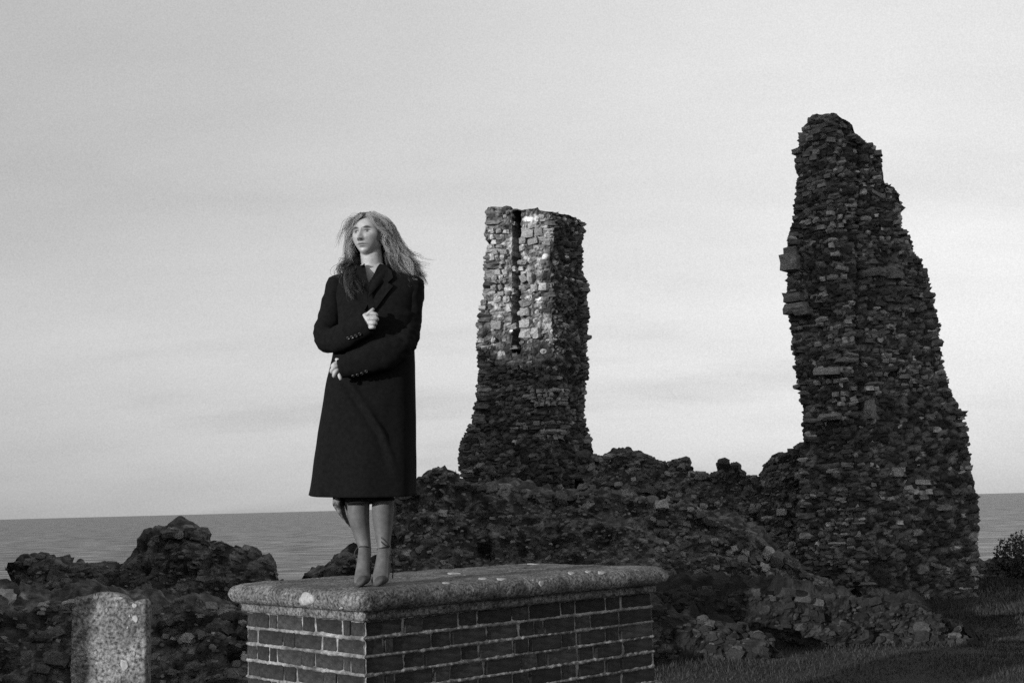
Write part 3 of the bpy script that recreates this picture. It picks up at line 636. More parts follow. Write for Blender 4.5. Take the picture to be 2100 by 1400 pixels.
# ------------------------------------------------------------------ gravestone
def gravestone():
    Yg = 7.5
    out = [(150, 1480), (150, 1300), (151, 1240), (160, 1224), (176, 1221), (188, 1217), (205, 1213), (238, 1214), (256, 1219), (268, 1231), (276, 1234), (290, 1229), (302, 1227), (308, 1236), (306, 1300), (302, 1400), (300, 1480)]
    pts = np.array([P(a, b, Yg) for a, b in out]); pts[0, 2] = pts[-1, 2] = -0.15
    pts[0, 0] = pts[1, 0] - 0.0; pts[-1, 0] = pts[-2, 0]
    fine = []
    for a, b in zip(pts[:-1], pts[1:]):
        n = max(1, int(np.linalg.norm(b - a) / 0.012)); fine += [a + (b - a) * t / n for t in range(n)]
    fine.append(pts[-1]); fine = np.array(fine)
    nsec = len(fine) // 2; Lf = fine[:nsec + 1]; 
    # grid between left outline and right outline by height plus a domed crown
    nx, nz = 44, 110
    xs = np.linspace(pts[:, 0].min(), pts[:, 0].max(), nx)
    topi = [(p[0], p[2]) for p in pts[2:-3]]; topi.sort(); zt = np.interp(xs, [a for a, _ in topi], [b for _, b in topi])
    grid = np.array([[(x, Yg, -0.15 + (z1 + 0.15) * t) for x, z1 in zip(xs, zt)] for t in np.linspace(0, 1, nz)])
    d = 0.004 * fbm(grid * 6, 3, 90) + 0.003 * fbm(grid * 30, 3, 91)
    u = np.linspace(-1, 1, nx)[None, :]; tt = np.linspace(0, 1, nz)[:, None]
    edge = np.clip((np.abs(u) - 0.93) / 0.07, 0, 1) ** 2 * 0.02 + np.clip((tt - 0.975) / 0.025, 0, 1) ** 2 * 0.02
    fr = grid.copy(); fr[..., 1] += -0.05 + edge + d; bk = grid.copy(); bk[..., 1] += 0.05 - edge
    fr[..., 0] += 0.003 * fbm(grid * 14, 2, 93); bk[..., 0] = fr[..., 0]; fr[-1, :, 2] += 0.004 * fbm(grid[-1] * 25, 2, 95); bk[-1, :, 2] = fr[-1, :, 2]
    org = np.array([xs.mean(), Yg, 0]); V = np.vstack([fr.reshape(-1, 3), bk.reshape(-1, 3)]) - org; n = nx * nz
    f = grid_faces(nz, nx) + [[i + n for i in reversed(q)] for q in grid_faces(nz, nx)]
    for k in range(nz - 1):
        f.append([k * nx, (k + 1) * nx, n + (k + 1) * nx, n + k * nx]); a = k * nx + nx - 1; f.append([a, n + a, n + a + nx, a + nx])
    for k in range(nx - 1): a = (nz - 1) * nx + k; f.append([a, a + 1, n + a + 1, n + a])
    rz = 0.10
    g = thing('gravestone', 'weathered upright limestone gravestone with white lichen spots and a chipped shoulder', 'gravestone', tuple(org), 0)
    me = make_mesh('slab', V, f); recalc(me); link('slab', me, M_head, g)
    bv = BVHTree.FromPolygons([tuple(x) for x in V + org], f); inv = Matrix.Translation(tuple(org)).inverted()
    for i, a in enumerate([(255, 1363, 8, 13), (278, 1268, 5.5, 8), (276, 1241, 5, 5), (196, 1222, 6, 7), (275, 1339, 3, 5), (219, 1250, 3, 4), (262, 1286, 2, 3), (244, 1226, 10, 3), (266, 1262, 2, 3)]):
        lichen(g, inv, bv, *a, 700 + i)
gravestone()

# pale stone at the foot of the tomb
def loose_stone(px, py, Y, r, label):
    c = P(px, py, Y); bm = bmesh.new(); bmesh.ops.create_icosphere(bm, subdivisions=4, radius=1.0)
    for v in bm.verts:
        p = np.array(v.co); k = 1 + 0.16 * float(fbm(p * 1.4, 3, 130)); v.co = Vector(p * k * np.array([r, r * 0.8, r * 0.6]))
    me = bpy.data.meshes.new('loose_stone'); bm.to_mesh(me); bm.free(); me.polygons.foreach_set('use_smooth', [True] * len(me.polygons))
    o = link('loose_stone', me, M_head); o.location = c; o['label'] = label; o['category'] = 'stone'
loose_stone(1334, 1412, 7.2, 0.085, 'pale rounded stone lying at the foot of the brick tomb')

# ------------------------------------------------------------------ unseen church wall inferred from the shadows, its outline shaped to cast them
def shade_wall():
    eu = np.array([math.cos(SUN_AZ), -math.sin(SUN_AZ), 0]); es = np.array([math.sin(SUN_AZ), math.cos(SUN_AZ), 0])
    S0 = -1.0; TOP = [(-30, 5.6), (-24, 6.0), (-16, 6.5), (-13.6, 6.55), (-13.0, 8.0), (-12.4, 9.6), (-10, 10.2), (-8.5, 10.0), (-6.9, 9.7)]
    UE = float(P(193, 1300, 7.45) @ eu); us = np.linspace(-30, UE, 230); tz = interp(us, TOP) + 0.22 * fbm(np.stack([us * 2.6, us * 0, us * 0], -1), 4, 3)
    rows = []
    for k in range(60): rows.append([(u, S0, -0.2 + (z + 0.2) * k / 59) for u, z in zip(us, tz)])
    for t in (0.25, 0.5, 0.75, 1.0): rows.append([(u, S0 - 0.9 * t, z - 0.05 * t) for u, z in zip(us, tz)])
    for k in range(58, -1, -1): rows.append([(u, S0 - 0.9, -0.2 + (z + 0.15) * k / 59) for u, z in zip(us, tz)])
    V = np.array(rows); h, t = cobble(V, (0.3, 0.3, 0.2), 5)
    V[..., 0] += 0.04 * fbm(V * 3, 3, 8); V[:60, :, 1] += 0.05 * h[:60]; V[64:, :, 1] -= 0.05 * h[64:]
    p = V[..., :1] * eu + V[..., 1:2] * es + V[..., 2:3] * np.array([0, 0, 1.0]); org = np.array([p[0, -1, 0], p[0, -1, 1], 0]); nr, nc = p.shape[:2]
    f = grid_faces(nr, nc)
    for e in (0, nc - 1): f += [[k * nc + e, (k + 1) * nc + e, (nr - 2 - k) * nc + e, (nr - 1 - k) * nc + e] for k in range(nr // 2 - 1)]
    root = thing('unseen_church_wall', 'tall unseen flint church wall beside the graveyard shaped to shade the ruins', 'wall', tuple(org)); root['kind'] = 'thing'
    me = make_mesh('rubble_core', (p - org).reshape(-1, 3), f); set_tone(me, t); recalc(me); link('rubble_core', me, M_core, root)
shade_wall()

# ------------------------------------------------------------------ person
YW = 5.95; ZT = 1.1005
PORG = np.array([P(757, 1200, YW)[0], YW, ZT])
def LW(px, py, dy=0.0): return P(px, py, YW + dy) - PORG
M_coat = mat('black_wool', 0.0035, 0.0075, 60.0, rough=0.95, bump=0.25, bscale=500, bdist=0.002, spec=0.08)
M_skirt = mat('dark_skirt', 0.006, 0.010, 40.0, rough=0.9, bump=0.2, bscale=300, bdist=0.002, spec=0.15)
M_shoe = mat('grey_suede', 0.03, 0.06, 40.0, rough=0.75, bump=0.2, bscale=300, bdist=0.001)
M_ribbon = mat('dark_ribbon', 0.012, 0.03, 30.0, rough=0.6, bump=0)
M_scarf = mat('printed_fabric', 0.02, 0.13, 45.0, rough=0.85, bump=0, p0=0.42, p1=0.58)
M_button = mat('horn_button', 0.012, 0.03, 30.0, rough=0.35, bump=0, spec=0.6)
M_pearl = mat('pearl', 0.6, 0.7, 10.0, rough=0.2, bump=0, spec=0.6)
M_skin = mat('skin_and_tights', 0.94, 1.06, 60.0, rough=0.55, bump=0.12, bscale=400, bdist=0.0006, tone='attr', spec=0.35)
M_hair = mat('fair_hair', 0.9, 1.1, 5.0, rough=0.38, bump=0, tone='attr', spec=0.5)
def soften(M, k):
    nt = M.node_tree; N = nt.nodes; L = nt.links; b = N['Principled BSDF']; tr = N.new('ShaderNodeBsdfTranslucent'); mx = N.new('ShaderNodeMixShader'); mx.inputs[0].default_value = k
    L.new(b.inputs['Base Color'].links[0].from_socket, tr.inputs[0]); L.new(b.outputs[0], mx.inputs[1]); L.new(tr.outputs[0], mx.inputs[2]); L.new(mx.outputs[0], N['Material Output'].inputs[0])
soften(M_hair, 0.42)
person = thing('person', 'person in long black overcoat and grey tights standing with folded arms on the tomb', 'person', tuple(PORG))

def tube(path, rad, n=14, sub=6, cap=True, yax=(0, 1, 0)):
    """tapered tube through path; rad = (across depth, in the picture plane) per point"""
    p = np.array(path, float); r = np.array([(q, q) if np.isscalar(q) else q for q in rad], float)
    k = len(p); t = np.linspace(0, k - 1, (k - 1) * sub + 1)
    def cr(a):
        o = []
        for s in t:
            i = min(int(s), k - 2); f = s - i; a0, a1, a2, a3 = a[max(i - 1, 0)], a[i], a[i + 1], a[min(i + 2, k - 1)]
            o.append(0.5 * (2 * a1 + (a2 - a0) * f + (2 * a0 - 5 * a1 + 4 * a2 - a3) * f * f + (3 * a1 - a0 - 3 * a2 + a3) * f ** 3))
        return np.array(o)
    c, rr = cr(p), np.maximum(cr(r), 1e-4); T = np.gradient(c, axis=0); T /= np.linalg.norm(T, axis=1, keepdims=True)
    Y = np.array(yax, float); a = Y - T * (T @ Y)[:, None]; a /= np.linalg.norm(a, axis=1, keepdims=True) + 1e-9; b = np.cross(T, a)
    th = np.linspace(0, 2 * math.pi, n, endpoint=False)
    V = c[:, None] + a[:, None] * (np.cos(th)[None, :, None] * rr[:, None, :1]) + b[:, None] * (np.sin(th)[None, :, None] * rr[:, None, 1:])
    if cap:
        ends0 = [c[0] - T[0] * rr[0].mean() * q + (V[0] - c[0]) * s for q, s in ((0.85, 0.4), (0.5, 0.8))]
        ends1 = [c[-1] + T[-1] * rr[-1].mean() * q + (V[-1] - c[-1]) * s for q, s in ((0.5, 0.8), (0.85, 0.4))]
        V = np.concatenate([np.array(ends0), V, np.array(ends1)])
    f = grid_faces(len(V), n, True)
    if cap: f += [list(range(n))[::-1], [(len(V) - 1) * n + i for i in range(n)]]
    return V, f
class Acc:
    def __init__(s): s.v = []; s.f = []; s.n = 0
    def add(s, V, f):
        V = np.asarray(V).reshape(-1, 3); s.v.append(V); s.f += [[i + s.n for i in q] for q in f]; s.n += len(V)
    def mesh(s, name, smooth=True): me = make_mesh(name, np.concatenate(s.v), s.f, smooth); recalc(me); return me

# --- head
HC = LW(757, 482, -0.015); YAW = math.radians(21.0)
hf = np.array([-math.sin(YAW), -math.cos(YAW), 0.02]); hf /= np.linalg.norm(hf); hl = np.array([math.cos(YAW), -math.sin(YAW), 0.0]); hu = np.cross(hl, -hf); hu = hu if hu[2] > 0 else -hu
HB_ = np.stack([hl, hf, hu], 1)            # head frame: her left, forward, up
def g2(x, z, cx, cz, sx, sz): return np.exp(-((x - cx) / sx) ** 2 - ((z - cz) / sz) ** 2)
def head_shape():
    nth, nph = 150, 110
    th = np.linspace(0, 2 * math.pi, nth, endpoint=False); ph = np.linspace(0.02, math.pi - 0.02, nph)
    PH, TH = np.meshgrid(ph, th, indexing='ij')
    x = np.sin(PH) * np.sin(TH); y = np.sin(PH) * np.cos(TH); z = np.cos(PH)
    X = 0.0755 * np.sign(x) * np.abs(x) ** 0.95; Y = 0.092 * y; Z = 0.108 * z
    lo = np.clip((-Z - 0.005) / 0.10, 0, 1)
    X = X * (1 - 0.30 * lo ** 1.6); Y = np.where(Y > 0, Y * (1 - 0.05 * lo), Y * (1 - 0.55 * lo))
    Y = np.where((Y > 0), Y + 0.012 * lo * np.clip(Y / 0.05, 0, 1), Y)
    fr = np.clip(Y / 0.05, 0, 1)
    Y = np.where(Y > 0, np.minimum(Y, 0.086 + 0.1 * (Y - 0.086)), Y)
    ax = np.abs(X)
    d = 0.0
    zz = np.clip((0.012 - Z) / 0.046, 0, 1)                      # nose: bridge to tip
    nose = np.exp(-(X / (0.0065 + 0.006 * zz)) ** 2) * np.where(Z > -0.036, (0.006 + 0.025 * zz ** 1.1), 0.031 * np.clip((Z + 0.049) / 0.013, 0, 1)) * np.clip((0.030 - Z) / 0.018, 0, 1)
    d = d + nose + 0.006 * g2(ax, Z, 0.012, -0.035, 0.006, 0.007)
    d = d - 0.0165 * g2(ax, Z, 0.030, 0.004, 0.016, 0.011) + 0.0055 * g2(ax, Z, 0.028, 0.024, 0.022, 0.007)
    d = d + 0.0045 * g2(ax, Z, 0.044, -0.024, 0.017, 0.015) - 0.004 * g2(ax, Z, 0.040, -0.060, 0.014, 0.02)
    d = d + 0.0055 * g2(X, Z, 0, -0.0565, 0.019, 0.0045) + 0.006 * g2(X, Z, 0, -0.0670, 0.015, 0.0045) - 0.0045 * g2(X, Z, 0, -0.0615, 0.022, 0.0018)
    d = d - 0.004 * g2(X, Z, 0, -0.0765, 0.018, 0.005) + 0.008 * g2(X, Z, 0, -0.094, 0.018, 0.012)
    d = d + 0.006 * g2(ax, Z, 0.0305, 0.003, 0.010, 0.006)        # eyeball under the lids
    Y = Y + d * fr
    return np.stack([X, Y, Z], -1), grid_faces(nph, nth, True) + [list(range(nth))[::-1], [(nph - 1) * nth + i for i in range(nth)]]
HV, HF = head_shape()
B = Acc(); B.add(HV.reshape(-1, 3) @ HB_.T + HC, HF)
# ears
for s_ in (-1, 1):
    e = np.array([[s_ * 0.070, -0.012, 0.012], [s_ * 0.078, -0.018, 0.0], [s_ * 0.078, -0.016, -0.018], [s_ * 0.071, -0.008, -0.032]]) @ HB_.T + HC; B.add(*tube(e, [0.007, 0.009, 0.008, 0.005], 10, 4))
neck_b = LW(768, 572, 0.02)
B.add(*tube([HC + HB_ @ np.array([0, -0.025, -0.03]), HC + HB_ @ np.array([0, -0.02, -0.085]), LW(764, 548, 0.012), LW(764, 572, 0.015), LW(766, 600, 0.02)], [0.05, 0.052, 0.053, 0.06, 0.09], 56, 8))
# trunk, hidden by the coat save for the neck opening
B.add(*tube([LW(764, 575, 0.0), LW(764, 610, 0.0), LW(764, 680, 0.0), LW(764, 760, 0.0), LW(762, 840, 0.0), LW(760, 900, 0.0)], [(0.075, 0.12), (0.095, 0.15), (0.10, 0.13), (0.095, 0.12), (0.11, 0.15), (0.10, 0.13)], 24))
# arms inside the sleeves
RA = [LW(694, 594, 0.0), LW(680, 645, -0.04), LW(674, 694, -0.12), LW(712, 686, -0.19), LW(744, 664, -0.215)]
LA = [LW(838, 594, 0.0), LW(834, 650, -0.03), LW(824, 706, -0.12), LW(765, 735, -0.215), LW(706, 753, -0.235)]
for A_ in (RA, LA): B.add(*tube(A_, [0.048, 0.042, 0.036, 0.032, 0.024], 14))
def fingers(knuckles, wrist, palm_r):
    for ch, r in knuckles: B.add(*tube([LW(*q) for q in ch], [r * 1.02, r, r * 0.97, r * 0.85][:len(ch)], 12, 5))
# her right hand, gripping the lapel: four curled fingers one above another, thumb on top
B.add(*tube([LW(744, 662, -0.215), LW(752, 657, -0.228), LW(757, 656, -0.232)], [(0.016, 0.026), (0.018, 0.036), (0.016, 0.036)], 14))
fingers([([(752, 645, -0.235), (763, 643, -0.256), (771, 645, -0.252), (772, 647, -0.232)], 0.0098), ([(754, 654, -0.236), (765, 653, -0.262), (773, 654, -0.256), (773, 656, -0.234)], 0.0102),
         ([(755, 663, -0.235), (764, 662, -0.258), (770, 663, -0.252), (770, 665, -0.232)], 0.0095), ([(754, 671, -0.232), (762, 671, -0.250), (767, 671, -0.246), (767, 673, -0.230)], 0.0082),
         ([(750, 646, -0.232), (756, 642, -0.254), (763, 636, -0.252), (765, 634, -0.244)], 0.0088)], None, 0)
# her left hand, reaching past the cuff and closing on the coat edge
B.add(*tube([LW(712, 753, -0.235), LW(702, 755, -0.245), LW(696, 755, -0.246)], [(0.015, 0.026), (0.016, 0.034), (0.014, 0.034)], 14))
fingers([([(697, 743, -0.247), (688, 745, -0.262), (682, 750, -0.260), (682, 753, -0.246)], 0.0096), ([(697, 750, -0.250), (686, 753, -0.268), (680, 760, -0.264), (681, 763, -0.248)], 0.0100),
         ([(698, 757, -0.250), (689, 761, -0.268), (685, 769, -0.264), (686, 772, -0.250)], 0.0095), ([(700, 764, -0.248), (696, 769, -0.262), (698, 775, -0.262), (699, 777, -0.252)], 0.0085),
         ([(702, 744, -0.244), (695, 739, -0.254), (690, 737, -0.252)], 0.0088)], None, 0)
# legs and feet on high heels
def zfix(px, Y, z): q = P(px, 1190, Y); return np.array([q[0], Y, z]) - PORG
def leg(kx, ky, cx, ax, tx, hip):
    B.add(*tube([LW(hip, 880, 0.0), LW(kx, 985, 0.0), LW(kx, 1010, 0.0), LW(cx, 1052, 0.02), LW((cx + ax) / 2, 1092, 0.03), LW(ax, 1122, 0.022), LW(ax, 1138, 0.015)],
                [0.078, 0.055, 0.051, 0.0515, 0.040, 0.0300, 0.0305], 48, 8))
    B.add(*tube([LW(ax, 1126, 0.028), LW(ax - 0.3 * (ax - tx), 1146, -0.015), zfix(ax - 0.7 * (ax - tx), YW - 0.055, ZT + 0.062), zfix(tx, YW - 0.105, ZT + 0.030), zfix(tx - 1, YW - 0.135, ZT + 0.022)],
                [(0.033, 0.029), (0.033, 0.030), (0.028, 0.034), (0.020, 0.036), (0.014, 0.026)], 40, 8))
    B.add(*tube([LW(ax, 1126, 0.03), zfix(ax, YW + 0.045, ZT + 0.115)], [0.028, 0.027], 14))
leg(737, 985, 735, 748, 742, 738); leg(786, 985, 785, 787, 779, 786)
raw = B.mesh('body_raw')
tmp = bpy.data.objects.new('body_raw', raw); COL.objects.link(tmp)
md = tmp.modifiers.new('r', 'REMESH'); md.mode = 'VOXEL'; md.voxel_size = 0.0027; md.use_smooth_shade = True
ms = tmp.modifiers.new('s', 'SMOOTH'); ms.factor = 0.4; ms.iterations = 1
dg = bpy.context.evaluated_depsgraph_get(); body_me = bpy.data.meshes.new_from_object(tmp.evaluated_get(dg)); bpy.data.objects.remove(tmp, do_unlink=True)
bm = bmesh.new(); bm.from_mesh(body_me); fv = [v for v in bm.verts if ((np.array(v.co) - HC) @ HB_)[1] > 0.03 and v.co.z > HC[2] - 0.12 and v.co.z < HC[2] + 0.07 and np.linalg.norm(np.array(v.co) - HC) < 0.16]
fs = set(fv); ed = [e for e in bm.edges if e.verts[0] in fs and e.verts[1] in fs]; bmesh.ops.subdivide_edges(bm, edges=ed, cuts=2, use_grid_fill=True); bm.to_mesh(body_me); bm.free()
co = np.empty(len(body_me.vertices) * 3); body_me.vertices.foreach_get('co', co); co = co.reshape(-1, 3)
hloc = (co - HC) @ HB_; hx, hy, hz = hloc.T; ax = np.abs(hx)
isface = (hy > 0.035) & (hz > -0.12) & (hz < 0.09) & (co[:, 2] > 1.3)
tone = np.full(len(co), 0.30)
tone = tone + 0.05 * fbm(co * 25, 3, 5) + 0.05 * np.minimum(0, fbm(co * 160, 1, 6))
def paint(w, val):
    global tone
    w = np.clip(w, 0, 1) * isface; tone = tone * (1 - w) + val * w
paint(1.5 * g2(ax, hz - 0.10 * np.minimum(ax - 0.03, 0.0) + 0.30 * np.maximum(ax - 0.038, 0), 0.031, 0.0205, 0.0155, 0.0042), 0.035)   # brows
paint(0.6 * g2(ax, hz, 0.031, 0.009, 0.016, 0.008), 0.17)                                                                                 # lids
paint(1.3 * g2(ax, hz, 0.0305, 0.0020, 0.0105, 0.0038), 0.36)
paint(1.9 * g2(hx + 0.0015, hz, 0.0305, 0.0025, 0.0050, 0.0048) + 1.9 * g2(hx + 0.0015, hz, -0.0305, 0.0025, 0.0052, 0.0048), 0.05)
paint(1.7 * g2(ax, hz + 8.0 * (ax - 0.030) ** 2, 0.0305, 0.0070, 0.0145, 0.0021), 0.012)                                                 # lash line
paint(1.0 * g2(ax, hz - 6.0 * (ax - 0.030) ** 2, 0.0305, -0.0030, 0.013, 0.0018), 0.08)
paint(1.2 * g2(hx, hz, 0, -0.0565, 0.0215, 0.0040) + 1.2 * g2(hx, hz, 0, -0.0668, 0.0175, 0.0044), 0.14)                                 # lips
paint(1.5 * g2(hx, hz, 0, -0.0615, 0.024, 0.0016), 0.03)
paint(1.2 * g2(ax, hz, 0.0085, -0.0425, 0.0055, 0.0034), 0.04)
leg_m = co[:, 2] < 0.60
tone = np.where(leg_m, 0.085 + 0.015 * fbm(co * 60, 2, 8), tone)
set_tone(body_me, np.clip(tone, 0.02, 0.8)); body_me.polygons.foreach_set('use_smooth', [True] * len(body_me.polygons))
body_me.materials.clear(); body_me.materials.append(M_skin); link('body', body_me, None, person)

# --- coat
def inpoly(x, y, poly):
    x = np.asarray(x, float); y = np.asarray(y, float); c = np.zeros(np.shape(x), bool); n = len(poly)
    for i in range(n):
        (x1, y1), (x2, y2) = poly[i], poly[(i + 1) % n]
        if y1 == y2: continue
        m = ((y1 > y) != (y2 > y)) & (x < (x2 - x1) * (y - y1) / (y2 - y1) + x1); c ^= m
    return c
def coat():
    rows = [(549, 742, 790, .055, .0), (556, 724, 806, .068, .0), (562, 702, 834, .085, .0), (567, 682, 856, .098, .0), (573, 672, 867, .108, .0), (590, 672, 869, .118, .0), (612, 681, 860, .132, -.01), (650, 688, 852, .145, -.02),
            (700, 688, 845, .150, -.02), (740, 681, 845, .150, -.02), (800, 668, 846, .155, -.01), (880, 654, 847, .165, 0), (950, 644, 847, .175, 0), (1014, 633, 846, .185, 0)]
    py = np.concatenate([np.linspace(549, 590, 16), np.linspace(594, 1014, 110)]); n = 150
    th = np.linspace(0, 2 * math.pi, n, endpoint=False); V = []
    for y in py:
        xl, xr, dp, oy = [np.interp(y, [r[0] for r in rows], [r[k] for r in rows]) for k in (1, 2, 3, 4)]
        a = LW(xl, y); b = LW(xr, y); e = 2.0 / 2.5
        cx = np.sign(np.cos(th)) * np.abs(np.cos(th)) ** e; sy = np.sign(np.sin(th)) * np.abs(np.sin(th)) ** e
        hem = np.clip((y - 780) / 234, 0, 1)
        m = (a + b) / 2; x = m[0] + (b[0] - a[0]) / 2 * cx; yy = oy + dp * sy; z = np.full(n, m[2]) + 0.0 + (a[2] + (b[2] - a[2]) * (cx + 1) / 2 - m[2])
        z = z - hem ** 3 * 0.014 * np.clip(-sy, 0, 1)
        V.append(np.stack([x, yy, z], 1))
    V = np.array(V); P0 = V + PORG
    px, pyy = proj(P0.reshape(-1, 3)); px = px.reshape(V.shape[:2]); pyy = pyy.reshape(V.shape[:2]); fr = (np.sin(th) < 0.1)[None, :]
    hem = np.clip((pyy - 740) / 270, 0, 1)
    nrm = np.stack([np.cos(th), np.sin(th), 0 * th], -1)[None]
    d = 0.006 * hem * np.sin(th * 7 + 1.2 * fbm(np.stack([pyy * .004, px * 0, px * 0], -1), 2, 3)) + 0.005 * fbm(V * np.array([9, 9, 4]), 3, 77)
    edge = np.interp(pyy, [560, 640, 775, 948, 1020], [752, 742, 691, 660, 650])
    d = d + np.where(fr & (pyy > 640), 0.012 / (1 + np.exp(-np.clip((px - edge) * 1.2, -30, 30))), 0)
    fx = np.interp(pyy, [780, 790, 891, 980], [716, 722, 785, 812]); d = d + np.where(fr, 0.016 * np.exp(-((px - fx) / 7.0) ** 2) * np.clip((pyy - 770) / 25, 0, 1) * np.clip((985 - pyy) / 110, 0, 1), 0)
    d = d - np.where(fr, 0.012 * np.exp(-((px - fx + 13) / 7.0) ** 2) * np.clip((pyy - 770) / 25, 0, 1) * np.clip((960 - pyy) / 110, 0, 1), 0)
    V = V + nrm * d[..., None]
    inner = [V[-1 - r] * np.array([k, k, 1]) + np.array([(1 - k) * V[-1 - r][:, 0].mean(), 0, dz]) for k, dz, r in ((0.975, -0.001, 0), (0.955, 0.006, 0), (0.94, 0.0, 6), (0.93, 0.0, 30))]
    V = np.concatenate([V, np.array(inner)])
    faces = grid_faces(len(V), n, True)
    vneck = [(744, 538), (747, 556), (757, 592), (768, 574), (786, 545), (786, 530), (744, 530)]
    Vf = V.reshape(-1, 3); global front_bvh; front_bvh = BVHTree.FromPolygons([tuple(x) for x in Vf + PORG], faces); cen = np.array([Vf[q].mean(0) for q in faces]); cpx, cpy = proj(cen + PORG); k = inpoly(cpx, cpy, vneck) & (cen[:, 1] < 0.02)
    A = Acc(); A.add(Vf, [q for q, kk in zip(faces, k) if not kk])
    def sleeve(path, rad, seed, n=40, sub=14):
        S_, f = tube(path, rad, n, sub, cap=False)
        w = np.linspace(0, 1, len(S_))[:, None]
        c = S_.mean(1, keepdims=True); o = S_ - c; o /= np.linalg.norm(o, axis=-1, keepdims=True)
        dsp = 0.006 * fbm(S_ * 14, 3, seed) + 0.007 * np.exp(-((w - 0.5) / 0.16) ** 2) * fbm(S_ * np.array([25, 25, 50]), 2, seed + 3)
        S_ = S_ + o * dsp[..., None] * np.clip((1 - w) * 8, 0.25, 1)[..., None]
        last = S_[-1]; lc = last.mean(0); tn = S_[-1].mean(0) - S_[-3].mean(0); tn /= np.linalg.norm(tn)
        first = S_[0]; fc = first.mean(0); tf = S_[0].mean(0) - S_[2].mean(0); tf /= np.linalg.norm(tf)
        capb = [fc + (first - fc) * k_ + tf * h_ for k_, h_ in ((0.15, 0.036), (0.6, 0.035), (0.9, 0.026))]
        ins = [lc + (last - lc) * k_ + tn * h_ for k_, h_ in ((0.94, 0.003), (0.86, -0.002), (0.80, -0.03), (0.7, -0.10))]
        S_ = np.concatenate([np.array(capb), S_, np.array(ins)]); A.add(S_, grid_faces(len(S_), n, True) + [list(range(n))])
    sleeve([LW(692, 588, -0.01), LW(687, 612, -0.02), LW(679, 650, -0.045), LW(670, 686, -0.095), LW(681, 698, -0.15), LW(705, 690, -0.185), LW(730, 677, -0.205), LW(753, 664, -0.215)],
           [(0.085, 0.052), (0.083, 0.056), (0.078, 0.060), (0.068, 0.060), (0.058, 0.060), (0.050, 0.062), (0.046, 0.060), (0.043, 0.056)], 11)
    sleeve([LW(848, 588, 0.0), LW(846, 612, -0.01), LW(840, 650, -0.03), LW(833, 688, -0.075), LW(817, 712, -0.14), LW(785, 727, -0.20), LW(745, 743, -0.232), LW(696, 755, -0.238)],
           [(0.085, 0.056), (0.083, 0.056), (0.078, 0.058), (0.070, 0.058), (0.060, 0.066), (0.052, 0.072), (0.046, 0.062), (0.040, 0.046)], 12)
    me = A.mesh('coat'); return me
coat_me = coat(); coat_o = link('coat', coat_me, M_coat, person)
coat_bvh = BVHTree.FromPolygons([tuple(np.array(v.co) + PORG) for v in coat_me.vertices], [list(p.vertices) for p in coat_me.polygons])
def patch(name, poly, bvh, off, thick, m, parent, dep=None):
    pts = []
    for (a, b) in zip(poly, poly[1:] + poly[:1]):
        n = max(1, int(math.hypot(b[0] - a[0], b[1] - a[1]) / 4)); pts += [(a[0] + (b[0] - a[0]) * k / n, a[1] + (b[1] - a[1]) * k / n) for k in range(n)]
    bm = bmesh.new(); vs = []
    for a, b in pts:
        h_, _ = hit(bvh, a, b, off)
        if h_ is None: h_ = P(a, b, YW - 0.09)
        vs.append(bm.verts.new(tuple(h_ - PORG)))
    fc = bm.faces.new(vs); bmesh.ops.triangulate(bm, faces=[fc]); me = bpy.data.meshes.new(name); bm.to_mesh(me); bm.free()
    o = link(name, me, m, parent); md = o.modifiers.new('t', 'SOLIDIFY'); md.thickness = thick; md.offset = 0; return o
patch('lapel', [(787, 549), (803, 560), (806, 572), (795, 583), (806, 590), (788, 612), (763, 648), (757, 640), (752, 604), (760, 578), (778, 546)], front_bvh, 0.013, 0.006, M_coat, coat_o)
patch('lapel', [(748, 541), (735, 552), (724, 578), (734, 590), (726, 598), (738, 622), (748, 640), (758, 620), (761, 596), (752, 566)], front_bvh, 0.009, 0.006, M_coat, coat_o)
# collar standing round the neck
cp = np.array([LW(759, 594, -0.145), LW(771, 575, -0.125), LW(786, 557, -0.085), LW(797, 545, -0.02), LW(792, 541, 0.05), LW(768, 540, 0.085), LW(745, 543, 0.06), LW(737, 552, 0.0), LW(741, 566, -0.07), LW(750, 585, -0.12)])
tt = np.linspace(0, len(cp) - 1, 60); cpi = np.stack([np.interp(tt, range(len(cp)), cp[:, k]) for k in range(3)], 1)
cc = cpi.mean(0); o_ = cpi - cc; o_[:, 2] = 0; o_ /= np.linalg.norm(o_, axis=1, keepdims=True)
CV = np.array([cpi - np.array([0, 0, 0.02]), cpi + np.array([0, 0, 0.010]), cpi + o_ * 0.006 + np.array([0, 0, 0.012]), cpi + o_ * 0.016 - np.array([0, 0, 0.006]), cpi + o_ * 0.034 - np.array([0, 0, 0.042])])
co_ = link('collar', make_mesh('collar', CV.reshape(-1, 3), grid_faces(5, 60)), M_coat, coat_o); md = co_.modifiers.new('t', 'SOLIDIFY'); md.thickness = 0.005
def disc(name, c, n, r, h, m, parent, ringd=True):
    n = Vector(n).normalized(); q = n.to_track_quat('Z', 'Y').to_matrix(); pr = [(0, h), (r * 0.62, h), (r * 0.72, h * 1.6), (r * 0.95, h * 1.5), (r, h * 0.8), (r, -h)]
    V = [tuple(Vector(c) + q @ Vector((a * math.cos(t), a * math.sin(t), z))) for a, z in pr[1:] for t in np.linspace(0, 2 * math.pi, 16, endpoint=False)]
    V.append(tuple(Vector(c) + n * h)); f = grid_faces(5, 16, True) + [[80, k, (k + 1) % 16] for k in range(16)]
    me = make_mesh(name, V, f); recalc(me); return link(name, me, m, parent)
